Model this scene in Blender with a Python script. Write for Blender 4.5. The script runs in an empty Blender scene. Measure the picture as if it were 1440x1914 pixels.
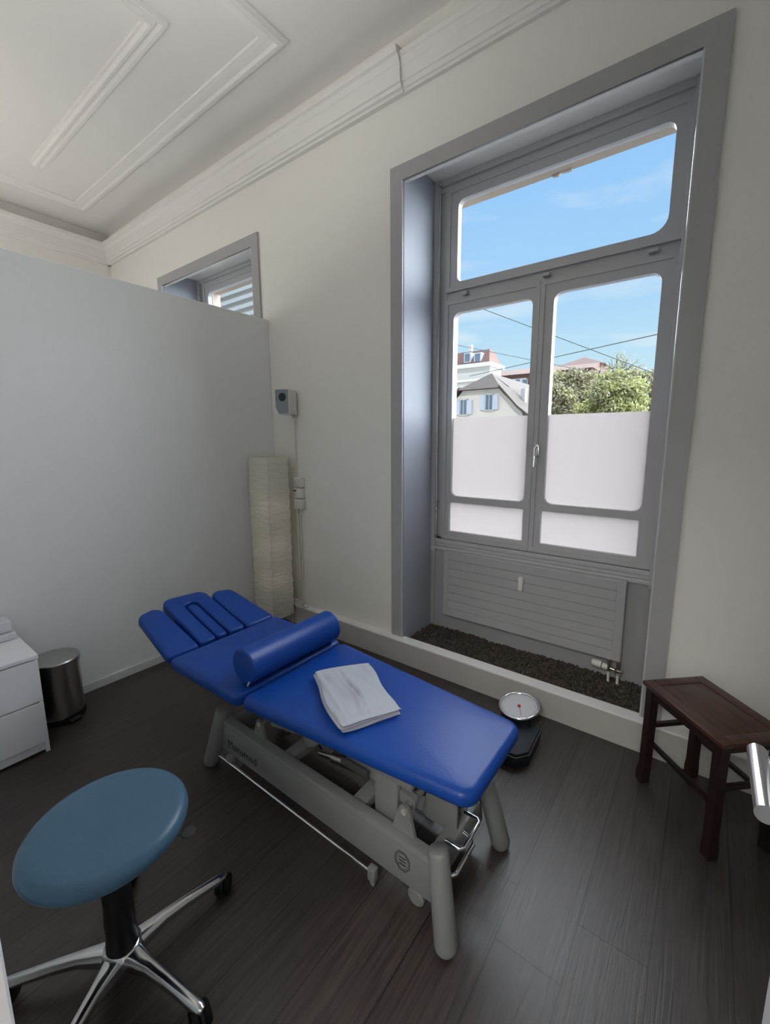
import bpy, bmesh, math, random
from mathutils import Vector, Matrix
random.seed(7)
S = bpy.context.scene
COL = S.collection
PI = math.pi

# ------------------------------------------------------------------ camera
YAW, PITCH, ROLL, FPX = 0.630529, -0.15643, -0.00068, 792.3474
CAMX, CAMY, CAMZ = 2.905178, -2.249429, 1.5
PPX, PPY = 743.8155, 947.9426
cam = bpy.data.cameras.new('camera'); camo = bpy.data.objects.new('camera', cam); COL.objects.link(camo)
cy_, sy_, cp_, sp_ = math.cos(YAW), math.sin(YAW), math.cos(PITCH), math.sin(PITCH)
fwd = Vector((-sy_*cp_, cy_*cp_, sp_)); r0 = Vector((cy_, sy_, 0)); u0 = r0.cross(fwd)
rgt = r0*math.cos(ROLL) + u0*math.sin(ROLL); upv = u0*math.cos(ROLL) - r0*math.sin(ROLL)
M = Matrix((rgt, upv, -fwd)).transposed().to_4x4(); M.translation = Vector((CAMX, CAMY, CAMZ))
camo.matrix_world = M
cam.sensor_fit = 'HORIZONTAL'; cam.sensor_width = 36; cam.lens = FPX*36/1440
cam.shift_x = (720-PPX)/1440; cam.shift_y = (PPY-957)/1440
cam.clip_start = 0.02; cam.clip_end = 500
S.camera = camo

# ------------------------------------------------------------------ view
S.view_settings.view_transform = 'Standard'; S.view_settings.look = 'None'
S.view_settings.gamma = 1; S.view_settings.exposure = 0.0; S.view_settings.use_curve_mapping = False

# ------------------------------------------------------------------ sky
W = bpy.data.worlds.new('sky'); S.world = W; W.use_nodes = True
nt = W.node_tree; nt.nodes.clear()
def N(t, **k):
    n = nt.nodes.new(t)
    for a, b in k.items(): setattr(n, a, b)
    return n
wo = N('ShaderNodeOutputWorld'); bg = N('ShaderNodeBackground')
tc = N('ShaderNodeTexCoord'); sep = N('ShaderNodeSeparateXYZ'); nt.links.new(tc.outputs['Generated'], sep.inputs[0])
cr = N('ShaderNodeValToRGB'); nt.links.new(sep.outputs['Z'], cr.inputs[0])
e = cr.color_ramp.elements
e[0].position = 0.0; e[0].color = (0.72, 0.85, 0.92, 1)
e[1].position = 0.62; e[1].color = (0.27, 0.56, 1.0, 1)
x = e.new(0.14); x.color = (0.60, 0.84, 0.97, 1)
x = e.new(0.30); x.color = (0.41, 0.69, 1.0, 1)
mp = N('ShaderNodeMapping'); mp.inputs['Scale'].default_value = (2.2, 2.2, 9.0); mp.inputs['Rotation'].default_value = (0.35, 0.25, 0)
nt.links.new(tc.outputs['Generated'], mp.inputs[0])
nz = N('ShaderNodeTexNoise'); nz.inputs['Scale'].default_value = 1.6; nz.inputs['Detail'].default_value = 6; nz.inputs['Distortion'].default_value = 0.4
nt.links.new(mp.outputs[0], nz.inputs['Vector'])
c2 = N('ShaderNodeValToRGB'); nt.links.new(nz.outputs['Fac'], c2.inputs[0])
c2.color_ramp.elements[0].position = 0.50; c2.color_ramp.elements[0].color = (0, 0, 0, 1)
c2.color_ramp.elements[1].position = 0.78; c2.color_ramp.elements[1].color = (0.75, 0.75, 0.75, 1)
mx = N('ShaderNodeMix', data_type='RGBA'); nt.links.new(c2.outputs[0], mx.inputs[0]); nt.links.new(cr.outputs[0], mx.inputs[6]); mx.inputs[7].default_value = (0.95, 0.97, 1, 1)
nt.links.new(mx.outputs[2], bg.inputs[0]); bg.inputs[1].default_value = 1.0
nt.links.new(bg.outputs[0], wo.inputs[0])

def sun(name, direction, strength, angle, color):
    l = bpy.data.lights.new(name, 'SUN'); l.energy = strength; l.angle = angle; l.color = color
    o = bpy.data.objects.new(name, l); COL.objects.link(o)
    o.rotation_euler = Vector(direction).to_track_quat('-Z', 'Y').to_euler(); return o
SKYW = 27.0
sun('sunlight', (-0.45, 0.75, -0.65), 1.9, 0.01, (1, 0.95, 0.86))          # on the houses across the street
sun('sky_daylight', (-0.40, -0.85, -0.34), SKYW, 2.1, (0.90, 0.95, 1))     # soft daylight of the open sky into the windows
def area(name, loc, direction, sx, sy, energy, color):
    l = bpy.data.lights.new(name, 'AREA'); l.shape = 'RECTANGLE'; l.size = sx; l.size_y = sy; l.energy = energy; l.color = color
    o = bpy.data.objects.new(name, l); COL.objects.link(o); o.location = loc
    o.rotation_euler = Vector(direction).to_track_quat('-Z', 'Y').to_euler(); return o
area('hall_fill_light', (2.95, -3.85, 2.7), (0.0, 0.35, -1), 0.9, 0.9, 52, (1, 0.97, 0.92))  # unseen fill added in the hall to brighten the room through the door
area('far_bay_fill', (-1.5, -1.95, 2.2), (0.1, 0.35, 1), 1.6, 0.5, 12, (1, 0.94, 0.88))  # added upward fill, standing in for daylight bounced beyond the partition

area('ceiling_fill_light', (1.1, -1.6, 2.9), (-0.25, 0.1, 1), 1.3, 0.9, 8, (1, 0.965, 0.93))  # added fill aimed at the ceiling to lift the walls, no real fixture

# ------------------------------------------------------------------ materials
MATS = {}
def mat(name, col, rough=0.5, metal=0.0, spec=0.5, noise=0.0, nscale=6.0, bump=0.0, bscale=60.0, coat=0.0):
    m = bpy.data.materials.new(name); m.use_nodes = True; t = m.node_tree; b = t.nodes['Principled BSDF']
    b.inputs['Base Color'].default_value = (*col, 1); b.inputs['Roughness'].default_value = rough
    b.inputs['Metallic'].default_value = metal; b.inputs['Specular IOR Level'].default_value = spec
    b.inputs['Coat Weight'].default_value = coat
    co = t.nodes.new('ShaderNodeTexCoord')
    n = t.nodes.new('ShaderNodeTexNoise'); n.inputs['Scale'].default_value = nscale; n.inputs['Detail'].default_value = 4
    t.links.new(co.outputs['Object'], n.inputs['Vector'])
    mixn = t.nodes.new('ShaderNodeMix'); mixn.data_type = 'RGBA'
    k = 1-noise; k2 = 1+noise
    mixn.inputs[6].default_value = (col[0]*k, col[1]*k, col[2]*k, 1)
    mixn.inputs[7].default_value = (min(1, col[0]*k2), min(1, col[1]*k2), min(1, col[2]*k2), 1)
    t.links.new(n.outputs['Fac'], mixn.inputs[0]); t.links.new(mixn.outputs[2], b.inputs['Base Color'])
    if bump:
        n2 = t.nodes.new('ShaderNodeTexNoise'); n2.inputs['Scale'].default_value = bscale; n2.inputs['Detail'].default_value = 5
        t.links.new(co.outputs['Object'], n2.inputs['Vector'])
        bp = t.nodes.new('ShaderNodeBump'); bp.inputs['Strength'].default_value = bump; bp.inputs['Distance'].default_value = 0.01
        t.links.new(n2.outputs['Fac'], bp.inputs['Height']); t.links.new(bp.outputs[0], b.inputs['Normal'])
    MATS[name] = m; return m
m_wall = mat('wall_paint', (0.83, 0.815, 0.77), 0.75, noise=0.015, bump=0.05, bscale=90)
m_part = mat('partition_paint', (0.80, 0.805, 0.80), 0.6, noise=0.015, bump=0.04, bscale=90)
m_ceil = mat('ceiling_paint', (0.82, 0.80, 0.78), 0.8, noise=0.015, bump=0.04, bscale=70)
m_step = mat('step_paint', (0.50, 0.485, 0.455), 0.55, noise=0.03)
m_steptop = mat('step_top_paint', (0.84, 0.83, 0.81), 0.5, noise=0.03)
m_grey = mat('grey_gloss_paint', (0.39, 0.39, 0.40), 0.38, noise=0.02, bump=0.03, bscale=40)
m_win = mat('window_frame_paint', (0.50, 0.495, 0.505), 0.35, noise=0.02)
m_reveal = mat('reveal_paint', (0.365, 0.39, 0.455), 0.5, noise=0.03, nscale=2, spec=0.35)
m_bead = mat('bead_lit_edge', (0.55, 0.56, 0.60), 0.2)  # paler than the casing: the window-lit edge is put into the colour
m_white = mat('white_lacquer', (0.84, 0.84, 0.88), 0.35, noise=0.01)
m_plinth = mat('skirting_white', (0.62, 0.62, 0.61), 0.5, noise=0.02)
m_blue = mat('blue_vinyl', (0.006, 0.052, 0.29), 0.36, spec=0.3, noise=0.05, nscale=4, bump=0.06, bscale=160)
m_lblue = mat('light_blue_vinyl', (0.060, 0.135, 0.215), 0.36, spec=0.4, noise=0.06, nscale=4, bump=0.05, bscale=160)
m_frame = mat('grey_powder_coat', (0.195, 0.20, 0.20), 0.45, noise=0.03, bump=0.05, bscale=250)
m_dgrey = mat('dark_grey_plastic', (0.05, 0.052, 0.055), 0.5, noise=0.05)
m_black = mat('black_plastic', (0.006, 0.0065, 0.008), 0.5, spec=0.3, noise=0.1)
m_rubber = mat('black_rubber', (0.007, 0.007, 0.008), 0.7, spec=0.2, noise=0.1)
m_chrome = mat('chrome', (0.80, 0.80, 0.81), 0.09, metal=1.0, noise=0.02)
m_alu = mat('polished_aluminium', (0.62, 0.62, 0.63), 0.16, metal=1.0, noise=0.03)
m_steel = mat('brushed_steel', (0.46, 0.45, 0.44), 0.3, metal=1.0, noise=0.04)
m_steel_lid = mat('brushed_lid_steel', (0.45, 0.45, 0.44), 0.36, metal=1.0, noise=0.05)
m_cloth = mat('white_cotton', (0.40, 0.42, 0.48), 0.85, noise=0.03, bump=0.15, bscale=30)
m_towel = mat('white_terry', (0.66, 0.66, 0.70), 0.9, noise=0.03, bump=0.2, bscale=120)
m_plastic = mat('white_plastic', (0.74, 0.73, 0.70), 0.4, noise=0.02)
m_cable = mat('cream_cable', (0.72, 0.68, 0.58), 0.5, noise=0.03)
m_grille = mat('grey_speaker_grille', (0.27, 0.29, 0.32), 0.6, noise=0.1, bump=0.3, bscale=400)
m_rad = mat('radiator_enamel', (0.42, 0.42, 0.43), 0.4, noise=0.02)
m_dial = mat('dial_face', (0.62, 0.64, 0.68), 0.25, noise=0.02, coat=0.5)
m_red = mat('red_needle', (0.45, 0.02, 0.02), 0.4)
m_mark = mat('print_grey', (0.018, 0.02, 0.02), 0.6)
m_navy = mat('scale_body', (0.006, 0.009, 0.014), 0.5, noise=0.1, bump=0.1, bscale=200)
m_mat = mat('scale_mat', (0.014, 0.024, 0.036), 0.55, noise=0.1, bump=0.2, bscale=300)
m_brass = mat('nickel_fitting', (0.55, 0.50, 0.40), 0.3, metal=1.0, noise=0.1)
m_bolt = mat('zinc_bolt', (0.62, 0.60, 0.55), 0.4, metal=0.5)
m_emblem = mat('emblem_grey', (0.025, 0.028, 0.028), 0.5)

def nodes_of(name, rough):
    m = bpy.data.materials.new(name); m.use_nodes = True; t = m.node_tree; b = t.nodes['Principled BSDF']; b.inputs['Roughness'].default_value = rough
    def n(ty, **k):
        q = t.nodes.new(ty)
        for a, v in k.items(): setattr(q, a, v)
        return q
    return m, t, b, n
# plank floor: boards run towards the window wall
def floor_material():
    m, t, b, n = nodes_of('dark_plank_floor', 0.4)
    tc = n('ShaderNodeTexCoord'); mp = n('ShaderNodeMapping'); mp.inputs['Rotation'].default_value = (0, 0, PI/2)
    t.links.new(tc.outputs['Object'], mp.inputs[0])
    br = n('ShaderNodeTexBrick'); br.offset = 0.155; br.inputs['Scale'].default_value = 1
    br.inputs['Brick Width'].default_value = 1.22; br.inputs['Row Height'].default_value = 0.195
    br.inputs['Mortar Size'].default_value = 0.0019; br.inputs['Mortar Smooth'].default_value = 0.2
    br.inputs['Color1'].default_value = (0.85, 0.85, 0.85, 1); br.inputs['Color2'].default_value = (1.15, 1.15, 1.15, 1); br.inputs['Mortar'].default_value = (0.12, 0.12, 0.12, 1)
    sx = n('ShaderNodeMapping'); sx.inputs['Location'].default_value = (FLX, FLY, 0); t.links.new(mp.outputs[0], sx.inputs[0]); t.links.new(sx.outputs[0], br.inputs['Vector'])
    g = n('ShaderNodeMapping'); g.inputs['Scale'].default_value = (55, 2.2, 1); t.links.new(tc.outputs['Object'], g.inputs[0])
    nz = n('ShaderNodeTexNoise'); nz.inputs['Scale'].default_value = 1.6; nz.inputs['Detail'].default_value = 8; nz.inputs['Distortion'].default_value = 1.2; t.links.new(g.outputs[0], nz.inputs['Vector'])
    cr = n('ShaderNodeValToRGB'); t.links.new(nz.outputs['Fac'], cr.inputs[0])
    cr.color_ramp.elements[0].position = 0.3; cr.color_ramp.elements[0].color = (0.023, 0.0165, 0.0150, 1)
    cr.color_ramp.elements[1].position = 0.75; cr.color_ramp.elements[1].color = (0.066, 0.050, 0.044, 1)
    mu = n('ShaderNodeMix', data_type='RGBA', blend_type='MULTIPLY'); mu.inputs[0].default_value = 1
    t.links.new(cr.outputs[0], mu.inputs[6]); t.links.new(br.outputs['Color'], mu.inputs[7]); t.links.new(mu.outputs[2], b.inputs['Base Color'])
    rr = n('ShaderNodeMapRange'); rr.inputs[3].default_value = 0.33; rr.inputs[4].default_value = 0.5; b.inputs['Specular IOR Level'].default_value = 0.75; t.links.new(nz.outputs['Fac'], rr.inputs[0]); t.links.new(rr.outputs[0], b.inputs['Roughness'])
    bp = n('ShaderNodeBump'); bp.inputs['Strength'].default_value = 0.22; bp.inputs['Distance'].default_value = 0.003
    ad = n('ShaderNodeMath', operation='MULTIPLY_ADD'); t.links.new(br.outputs['Fac'], ad.inputs[0]); ad.inputs[1].default_value = -1.5; t.links.new(nz.outputs['Fac'], ad.inputs[2])
    t.links.new(ad.outputs[0], bp.inputs['Height']); t.links.new(bp.outputs[0], b.inputs['Normal'])
    return m
FLX, FLY = 0.0, 0.0
# strips start at X = 2.51, 2.705, ...; board ends at Y = -1.195 and -1.005
FLY = (0.195*14 - 2.706)      # row edges after the quarter turn
FLX = 0.012
m_floor = floor_material()
def wood_material(name, c1, c2, rough):
    m, t, b, n = nodes_of(name, rough)
    tc = n('ShaderNodeTexCoord'); g = n('ShaderNodeMapping'); g.inputs['Scale'].default_value = (4, 30, 30); t.links.new(tc.outputs['Object'], g.inputs[0])
    nz = n('ShaderNodeTexNoise'); nz.inputs['Scale'].default_value = 1.2; nz.inputs['Detail'].default_value = 6; nz.inputs['Distortion'].default_value = 0.8; t.links.new(g.outputs[0], nz.inputs['Vector'])
    cr = n('ShaderNodeValToRGB'); t.links.new(nz.outputs['Fac'], cr.inputs[0])
    cr.color_ramp.elements[0].position = 0.3; cr.color_ramp.elements[0].color = (*c1, 1); cr.color_ramp.elements[1].position = 0.75; cr.color_ramp.elements[1].color = (*c2, 1)
    t.links.new(cr.outputs[0], b.inputs['Base Color']); return m
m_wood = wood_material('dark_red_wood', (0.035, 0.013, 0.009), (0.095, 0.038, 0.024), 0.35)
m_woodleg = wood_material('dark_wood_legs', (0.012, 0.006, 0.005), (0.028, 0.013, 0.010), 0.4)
# glass, frosted film, paper shade
def glass_material():
    m, t, b, n = nodes_of('clear_glass', 0.0); t.nodes.remove(b); out = t.nodes['Material Output']
    tr = n('ShaderNodeBsdfTransparent'); tr.inputs[0].default_value = (0.97, 0.985, 0.98, 1); gl = n('ShaderNodeBsdfGlossy'); gl.inputs['Roughness'].default_value = 0.0
    fr = n('ShaderNodeFresnel'); fr.inputs[0].default_value = 1.3; mi = n('ShaderNodeMixShader')
    ge = n('ShaderNodeNewGeometry'); nb = n('ShaderNodeMath', operation='MULTIPLY_ADD'); nb.inputs[1].default_value = -1; nb.inputs[2].default_value = 1; t.links.new(ge.outputs['Backfacing'], nb.inputs[0])
    fm = n('ShaderNodeMath', operation='MULTIPLY'); t.links.new(fr.outputs[0], fm.inputs[0]); t.links.new(nb.outputs[0], fm.inputs[1])
    t.links.new(fm.outputs[0], mi.inputs[0]); t.links.new(tr.outputs[0], mi.inputs[1]); t.links.new(gl.outputs[0], mi.inputs[2]); t.links.new(mi.outputs[0], out.inputs[0]); return m
m_glass = glass_material()
def film_material():
    m, t, b, n = nodes_of('frosted_film', 0.5); t.nodes.remove(b); out = t.nodes['Material Output']
    tl = n('ShaderNodeBsdfTranslucent'); tl.inputs[0].default_value = FILM; di = n('ShaderNodeBsdfDiffuse'); di.inputs[0].default_value = (0.5, 0.5, 0.52, 1)
    mi = n('ShaderNodeMixShader'); mi.inputs[0].default_value = 0.35
    t.links.new(tl.outputs[0], mi.inputs[1]); t.links.new(di.outputs[0], mi.inputs[2]); t.links.new(mi.outputs[0], out.inputs[0]); return m
FILM = (0.585, 0.545, 0.54, 1)
m_film = film_material()
def paper_material():
    m, t, b, n = nodes_of('crinkled_rice_paper', 0.8); b.inputs['Base Color'].default_value = (0.86, 0.83, 0.76, 1)
    b.inputs['Subsurface Weight'].default_value = 0.0
    tc = n('ShaderNodeTexCoord'); g = n('ShaderNodeMapping'); g.inputs['Scale'].default_value = (6, 6, 34); t.links.new(tc.outputs['Object'], g.inputs[0])
    nz = n('ShaderNodeTexNoise'); nz.inputs['Scale'].default_value = 1.0; nz.inputs['Detail'].default_value = 5; nz.inputs['Distortion'].default_value = 1.5; t.links.new(g.outputs[0], nz.inputs['Vector'])
    bp = n('ShaderNodeBump'); bp.inputs['Strength'].default_value = 0.8; bp.inputs['Distance'].default_value = 0.02
    t.links.new(nz.outputs['Fac'], bp.inputs['Height']); t.links.new(bp.outputs[0], b.inputs['Normal'])
    tl = n('ShaderNodeBsdfTranslucent'); tl.inputs[0].default_value = (0.85, 0.80, 0.70, 1); mi = n('ShaderNodeMixShader'); mi.inputs[0].default_value = 0.3; out = t.nodes['Material Output']
    t.links.new(b.outputs[0], mi.inputs[1]); t.links.new(tl.outputs[0], mi.inputs[2]); t.links.new(mi.outputs[0], out.inputs[0]); return m
m_paper = paper_material()
# outdoor materials
m_cream = mat('cream_render', (0.66, 0.61, 0.56), 0.9, noise=0.05, nscale=1)
m_wwall = mat('white_render', (0.55, 0.55, 0.55), 0.9, noise=0.03, nscale=1)
m_roofb = mat('brown_roof_tiles', (0.085, 0.066, 0.058), 0.9, noise=0.25, nscale=3)
m_roofr = mat('red_roof_tiles', (0.165, 0.095, 0.080), 0.9, noise=0.25, nscale=2)
m_pane = mat('dark_house_glass', (0.12, 0.17, 0.24), 0.2)
m_shut = mat('pale_blue_shutter', (0.50, 0.55, 0.66), 0.7)
m_stone = mat('beige_sandstone', (0.42, 0.35, 0.29), 0.9, noise=0.06)
m_bark = mat('tree_bark', (0.10, 0.085, 0.07), 0.9, noise=0.3)
m_street = mat('street_asphalt', (0.12, 0.12, 0.12), 0.9, noise=0.1)
m_wire = mat('wire_black', (0.10, 0.13, 0.13), 0.6)
def leaf_material(name, a, b_):
    m, t, b, n = nodes_of(name, 0.7)
    tc = n('ShaderNodeTexCoord'); nz = n('ShaderNodeTexNoise'); nz.inputs['Scale'].default_value = 1.3; nz.inputs['Detail'].default_value = 4; t.links.new(tc.outputs['Object'], nz.inputs['Vector'])
    cr = n('ShaderNodeValToRGB'); t.links.new(nz.outputs['Fac'], cr.inputs[0])
    cr.color_ramp.elements[0].position = 0.35; cr.color_ramp.elements[0].color = (*a, 1); cr.color_ramp.elements[1].position = 0.65; cr.color_ramp.elements[1].color = (*b_, 1)
    t.links.new(cr.outputs[0], b.inputs['Base Color']); return m
m_leaf1 = leaf_material('leaves_yellow_green', (0.27, 0.27, 0.14), (0.40, 0.41, 0.15))
m_leaf2 = leaf_material('leaves_olive', (0.31, 0.28, 0.18), (0.38, 0.36, 0.18))
m_leaf3 = leaf_material('leaves_brown', (0.38, 0.30, 0.22), (0.42, 0.36, 0.24))

# ------------------------------------------------------------------ mesh helpers
def link(o, parent=None):
    COL.objects.link(o)
    if parent is not None: o.parent = parent
    return o
def obj(name, bm, m, parent=None, smooth=35, loc=None):
    me = bpy.data.meshes.new(name)
    bmesh.ops.recalc_face_normals(bm, faces=bm.faces[:])
    bm.to_mesh(me); bm.free()
    for k in (m if isinstance(m, (list, tuple)) else [m]): me.materials.append(k)
    if smooth:
        me.shade_smooth(); me.set_sharp_from_angle(angle=math.radians(smooth))
    o = bpy.data.objects.new(name, me)
    link(o, parent)
    if loc is not None: o.location = loc
    return o
def rebase(o, p):
    """put the origin of a mesh thing at p without moving its shape"""
    p = Vector(p); o.data.transform(Matrix.Translation(-p)); o.location = p; return o
def empty(name, loc=(0, 0, 0)):
    o = bpy.data.objects.new(name, None); o.empty_display_size = 0.1; o.location = loc; COL.objects.link(o); return o
def tag(o, label, cat, group=None, kind=None):
    o['label'] = label; o['category'] = cat
    if group: o['group'] = group
    if kind: o['kind'] = kind
    return o
def struct(o, kind='structure'):
    o['kind'] = kind; return o
def B(): return bmesh.new()
def box(bm, x0, x1, y0, y1, z0, z1, bev=0.0, mtx=None, seg=2):
    vs = [bm.verts.new((x, y, z)) for x in (x0, x1) for y in (y0, y1) for z in (z0, z1)]
    F = [(0,1,3,2),(4,6,7,5),(0,4,5,1),(2,3,7,6),(0,2,6,4),(1,5,7,3)]
    fs = [bm.faces.new([vs[i] for i in f]) for f in F]
    if bev:
        ed = list({e for f in fs for e in f.edges})
        r = bmesh.ops.bevel(bm, geom=ed, offset=bev, segments=seg, profile=0.5, affect='EDGES')
        if mtx is not None:
            vv = {v for f in r['faces'] for v in f.verts} | {v for v in vs if v.is_valid}
            for v in vv: v.co = mtx @ v.co
    elif mtx is not None:
        for v in vs: v.co = mtx @ v.co
    return bm
def tube(bm, pts, r, n=12, caps=True, radii=None):
    pts = [Vector(p) for p in pts]; rings = []
    ref = None
    for i, p in enumerate(pts):
        a = pts[max(0, i-1)]; b = pts[min(len(pts)-1, i+1)]
        t = (b-a).normalized()
        if ref is None:
            ref = Vector((0, 0, 1)) if abs(t.z) < 0.9 else Vector((1, 0, 0))
        u = (ref - t*ref.dot(t)).normalized(); w = t.cross(u); ref = u
        rr = radii[i] if radii else r
        rings.append([bm.verts.new(p + (u*math.cos(2*PI*k/n) + w*math.sin(2*PI*k/n))*rr) for k in range(n)])
    for a, b in zip(rings, rings[1:]):
        for k in range(n): bm.faces.new((a[k], a[(k+1) % n], b[(k+1) % n], b[k]))
    if caps: bm.faces.new(rings[0]); bm.faces.new(rings[-1])
    return bm
def lathe(bm, prof, c=(0, 0, 0), n=32, mtx=None, sx=1, sy=1):
    """profile of (r, z), from bottom to top, closed with caps"""
    rings = []
    for r, z in prof:
        ring = []
        for k in range(n):
            v = Vector((c[0]+sx*r*math.cos(2*PI*k/n), c[1]+sy*r*math.sin(2*PI*k/n), c[2]+z))
            if mtx is not None: v = mtx @ v
            ring.append(bm.verts.new(v))
        rings.append(ring)
    for a, b in zip(rings, rings[1:]):
        for k in range(n): bm.faces.new((a[k], a[(k+1) % n], b[(k+1) % n], b[k]))
    bm.faces.new(rings[0]); bm.faces.new(rings[-1]); return bm
def prism(bm, poly, h0, h1, axis='z', mtx=None):
    def P(a, b, h):
        v = Vector((a, b, h)) if axis == 'z' else (Vector((a, h, b)) if axis == 'y' else Vector((h, a, b)))
        return mtx @ v if mtx is not None else v
    A = [bm.verts.new(P(a, b, h0)) for a, b in poly]; Bv = [bm.verts.new(P(a, b, h1)) for a, b in poly]
    bm.faces.new(A); bm.faces.new(Bv)
    for k in range(len(poly)): bm.faces.new((A[k], A[(k+1) % len(poly)], Bv[(k+1) % len(poly)], Bv[k]))
    return bm
def roundpoly(pts, rad, n=6):
    out = []; m = len(pts)
    rads = rad if isinstance(rad, (list, tuple)) else [rad]*m
    for i in range(m):
        p = Vector(pts[i]); a = (Vector(pts[i-1])-p); b = (Vector(pts[(i+1) % m])-p)
        la, lb = a.length, b.length; a.normalize(); b.normalize(); r = rads[i]
        if r <= 1e-6: out.append((p.x, p.y)); continue
        half = math.acos(max(-1, min(1, a.dot(b))))/2
        d = min(r/math.tan(half), la*0.49, lb*0.49); r = d*math.tan(half)
        c = p + (a+b).normalized()*(r/math.sin(half))
        s = p + a*d; e_ = p + b*d
        a0 = math.atan2(s.y-c.y, s.x-c.x); a1 = math.atan2(e_.y-c.y, e_.x-c.x)
        da = (a1-a0+PI) % (2*PI) - PI
        for k in range(n+1):
            t = a0+da*k/n; out.append((c.x+r*math.cos(t), c.y+r*math.sin(t)))
    return out
def pad(bm, outline, z0, z1, er=0.02, dome=0.0, fn=None, n=5):
    """cushion: outline of 2-D points, rounded top and bottom edges, optional domed top"""
    m = len(outline); P = [Vector(p) for p in outline]
    area2 = sum(P[i].x*P[(i+1) % m].y-P[(i+1) % m].x*P[i].y for i in range(m)); sg = 1 if area2 > 0 else -1
    nor = []
    for i in range(m):
        d1 = (P[i]-P[i-1]); d2 = (P[(i+1) % m]-P[i])
        n1 = Vector((-d1.y, d1.x)).normalized() if d1.length > 1e-9 else None
        n2 = Vector((-d2.y, d2.x)).normalized() if d2.length > 1e-9 else n1
        n1 = n1 or n2; q = (n1+n2); q.normalize(); q /= max(0.5, q.dot(n1)); nor.append(q*sg)
    prof = []
    for k in range(n+1):
        a = PI/2*k/n; prof.append((er*(1-math.sin(a)), z0+er*(1-math.cos(a))))
    for k in range(n+1):
        a = PI/2*k/n; prof.append((er*(1-math.cos(a)), z1-er+er*math.sin(a)))
    rings = []
    for ins, z in prof:
        rings.append([(P[i]+nor[i]*ins, z) for i in range(m)])
    c = sum((p for p in P), Vector((0, 0)))/m
    if dome:
        top = rings[-1]
        for s in (0.93, 0.8, 0.6, 0.35, 0.15):
            rings.append([(c+(p-c)*s, z1+dome*(1-s**2.5)) for p, _ in top])
    V = []
    for r_ in rings:
        ring = []
        for p, z in r_:
            v = Vector((p.x, p.y, z))
            if fn: v = Vector(fn(v))
            ring.append(bm.verts.new(v))
        V.append(ring)
    for a, b in zip(V, V[1:]):
        for k in range(m): bm.faces.new((a[k], a[(k+1) % m], b[(k+1) % m], b[k]))
    f1 = bm.faces.new(V[0]); f2 = bm.faces.new(V[-1]); f1.normal_update(); f2.normal_update()
    bmesh.ops.triangulate(bm, faces=[f1, f2], ngon_method='EAR_CLIP')
    return bm
def hole_plate(bm, ox0, ox1, oz0, oz1, ix0, ix1, iz0, iz1, y0, y1, rad=(0.04, 0.04, 0.04, 0.04), n=6):
    """flat frame in the XZ plane with a rounded opening; thickness from y0 to y1"""
    inner = []; outer = []
    cs = [(ix0, iz0, ox0, oz0), (ix1, iz0, ox1, oz0), (ix1, iz1, ox1, oz1), (ix0, iz1, ox0, oz1)]
    ang = [PI, 1.5*PI, 0, PI/2]
    for j, (ix, iz, ox, oz) in enumerate(cs):
        r = rad[j]; sx = 1 if j in (0, 3) else -1; sz = 1 if j in (0, 1) else -1
        if r < 1e-6: inner.append((ix, iz)); outer.append((ox, oz)); continue
        for k in range(n+1):
            a = ang[j]+PI/2*k/n; inner.append((ix+sx*r+r*math.cos(a), iz+sz*r+r*math.sin(a))); outer.append((ox, oz))
    m = len(inner); V = {}
    def v(x, y, z):
        k = (round(x, 6), round(y, 6), round(z, 6))
        if k not in V: V[k] = bm.verts.new((x, y, z))
        return V[k]
    def face(vs):
        q = []
        for a in vs:
            if a not in q: q.append(a)
        if len(q) > 2:
            try: bm.faces.new(q)
            except ValueError: pass
    for k in range(m):
        a, b = inner[k], inner[(k+1) % m]; c, d = outer[k], outer[(k+1) % m]
        for y in (y0, y1): face([v(a[0], y, a[1]), v(b[0], y, b[1]), v(d[0], y, d[1]), v(c[0], y, c[1])])
        face([v(a[0], y0, a[1]), v(b[0], y0, b[1]), v(b[0], y1, b[1]), v(a[0], y1, a[1])])
        if c != d: face([v(c[0], y0, c[1]), v(d[0], y0, d[1]), v(d[0], y1, d[1]), v(c[0], y1, c[1])])
    return bm
def rrect(x0, x1, z0, z1, rad, n=6):
    return roundpoly([(x0, z0), (x1, z0), (x1, z1), (x0, z1)], rad, n)

# ------------------------------------------------------------------ room shell
ZC = 3.75; YW = -2.205; XL = -2.75; XR = 3.45; TOP = 4.0; OUT = 0.56
DX = -2.905                       # second window is the same unit further left
bm = B(); box(bm, XL, XR, -4.6, 0.30, -0.12, 0.0); struct(obj('floor', bm, m_floor, smooth=0))
bm = B(); box(bm, XL-0.2, XR+0.2, -4.8, 0.4, ZC, TOP); struct(obj('ceiling', bm, m_ceil, smooth=0))
bm = B()   # wall with the windows, built around both openings
ox = [(1.307+DX, 2.747+DX), (1.307, 2.747)]
xs = [XL-0.2, ox[0][0], ox[0][1], ox[1][0], ox[1][1], XR+0.2]
for a, b in ((xs[0], xs[1]), (xs[2], xs[3]), (xs[4], xs[5])): box(bm, a, b, 0, 0.40, -0.12, TOP)
for a, b in ox:
    box(bm, a, b, 0, 0.40, 3.151, TOP); box(bm, a, b, 0, 0.025, 3.0035, 3.151)
    box(bm, a, b, 0, 0.40, -0.12, 0.10)
struct(obj('wall_window', bm, m_wall, smooth=0))
bm = B()   # outer stone skin with its narrower openings
ex = [(1.385+DX, 2.72+DX), (1.385, 2.72)]
xs = [XL-0.6, ex[0][0], ex[0][1], ex[1][0], ex[1][1], XR+1.0]
for a, b in ((xs[0], xs[1]), (xs[2], xs[3]), (xs[4], xs[5])): box(bm, a, b, 0.44, OUT, -6, 6)
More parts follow.
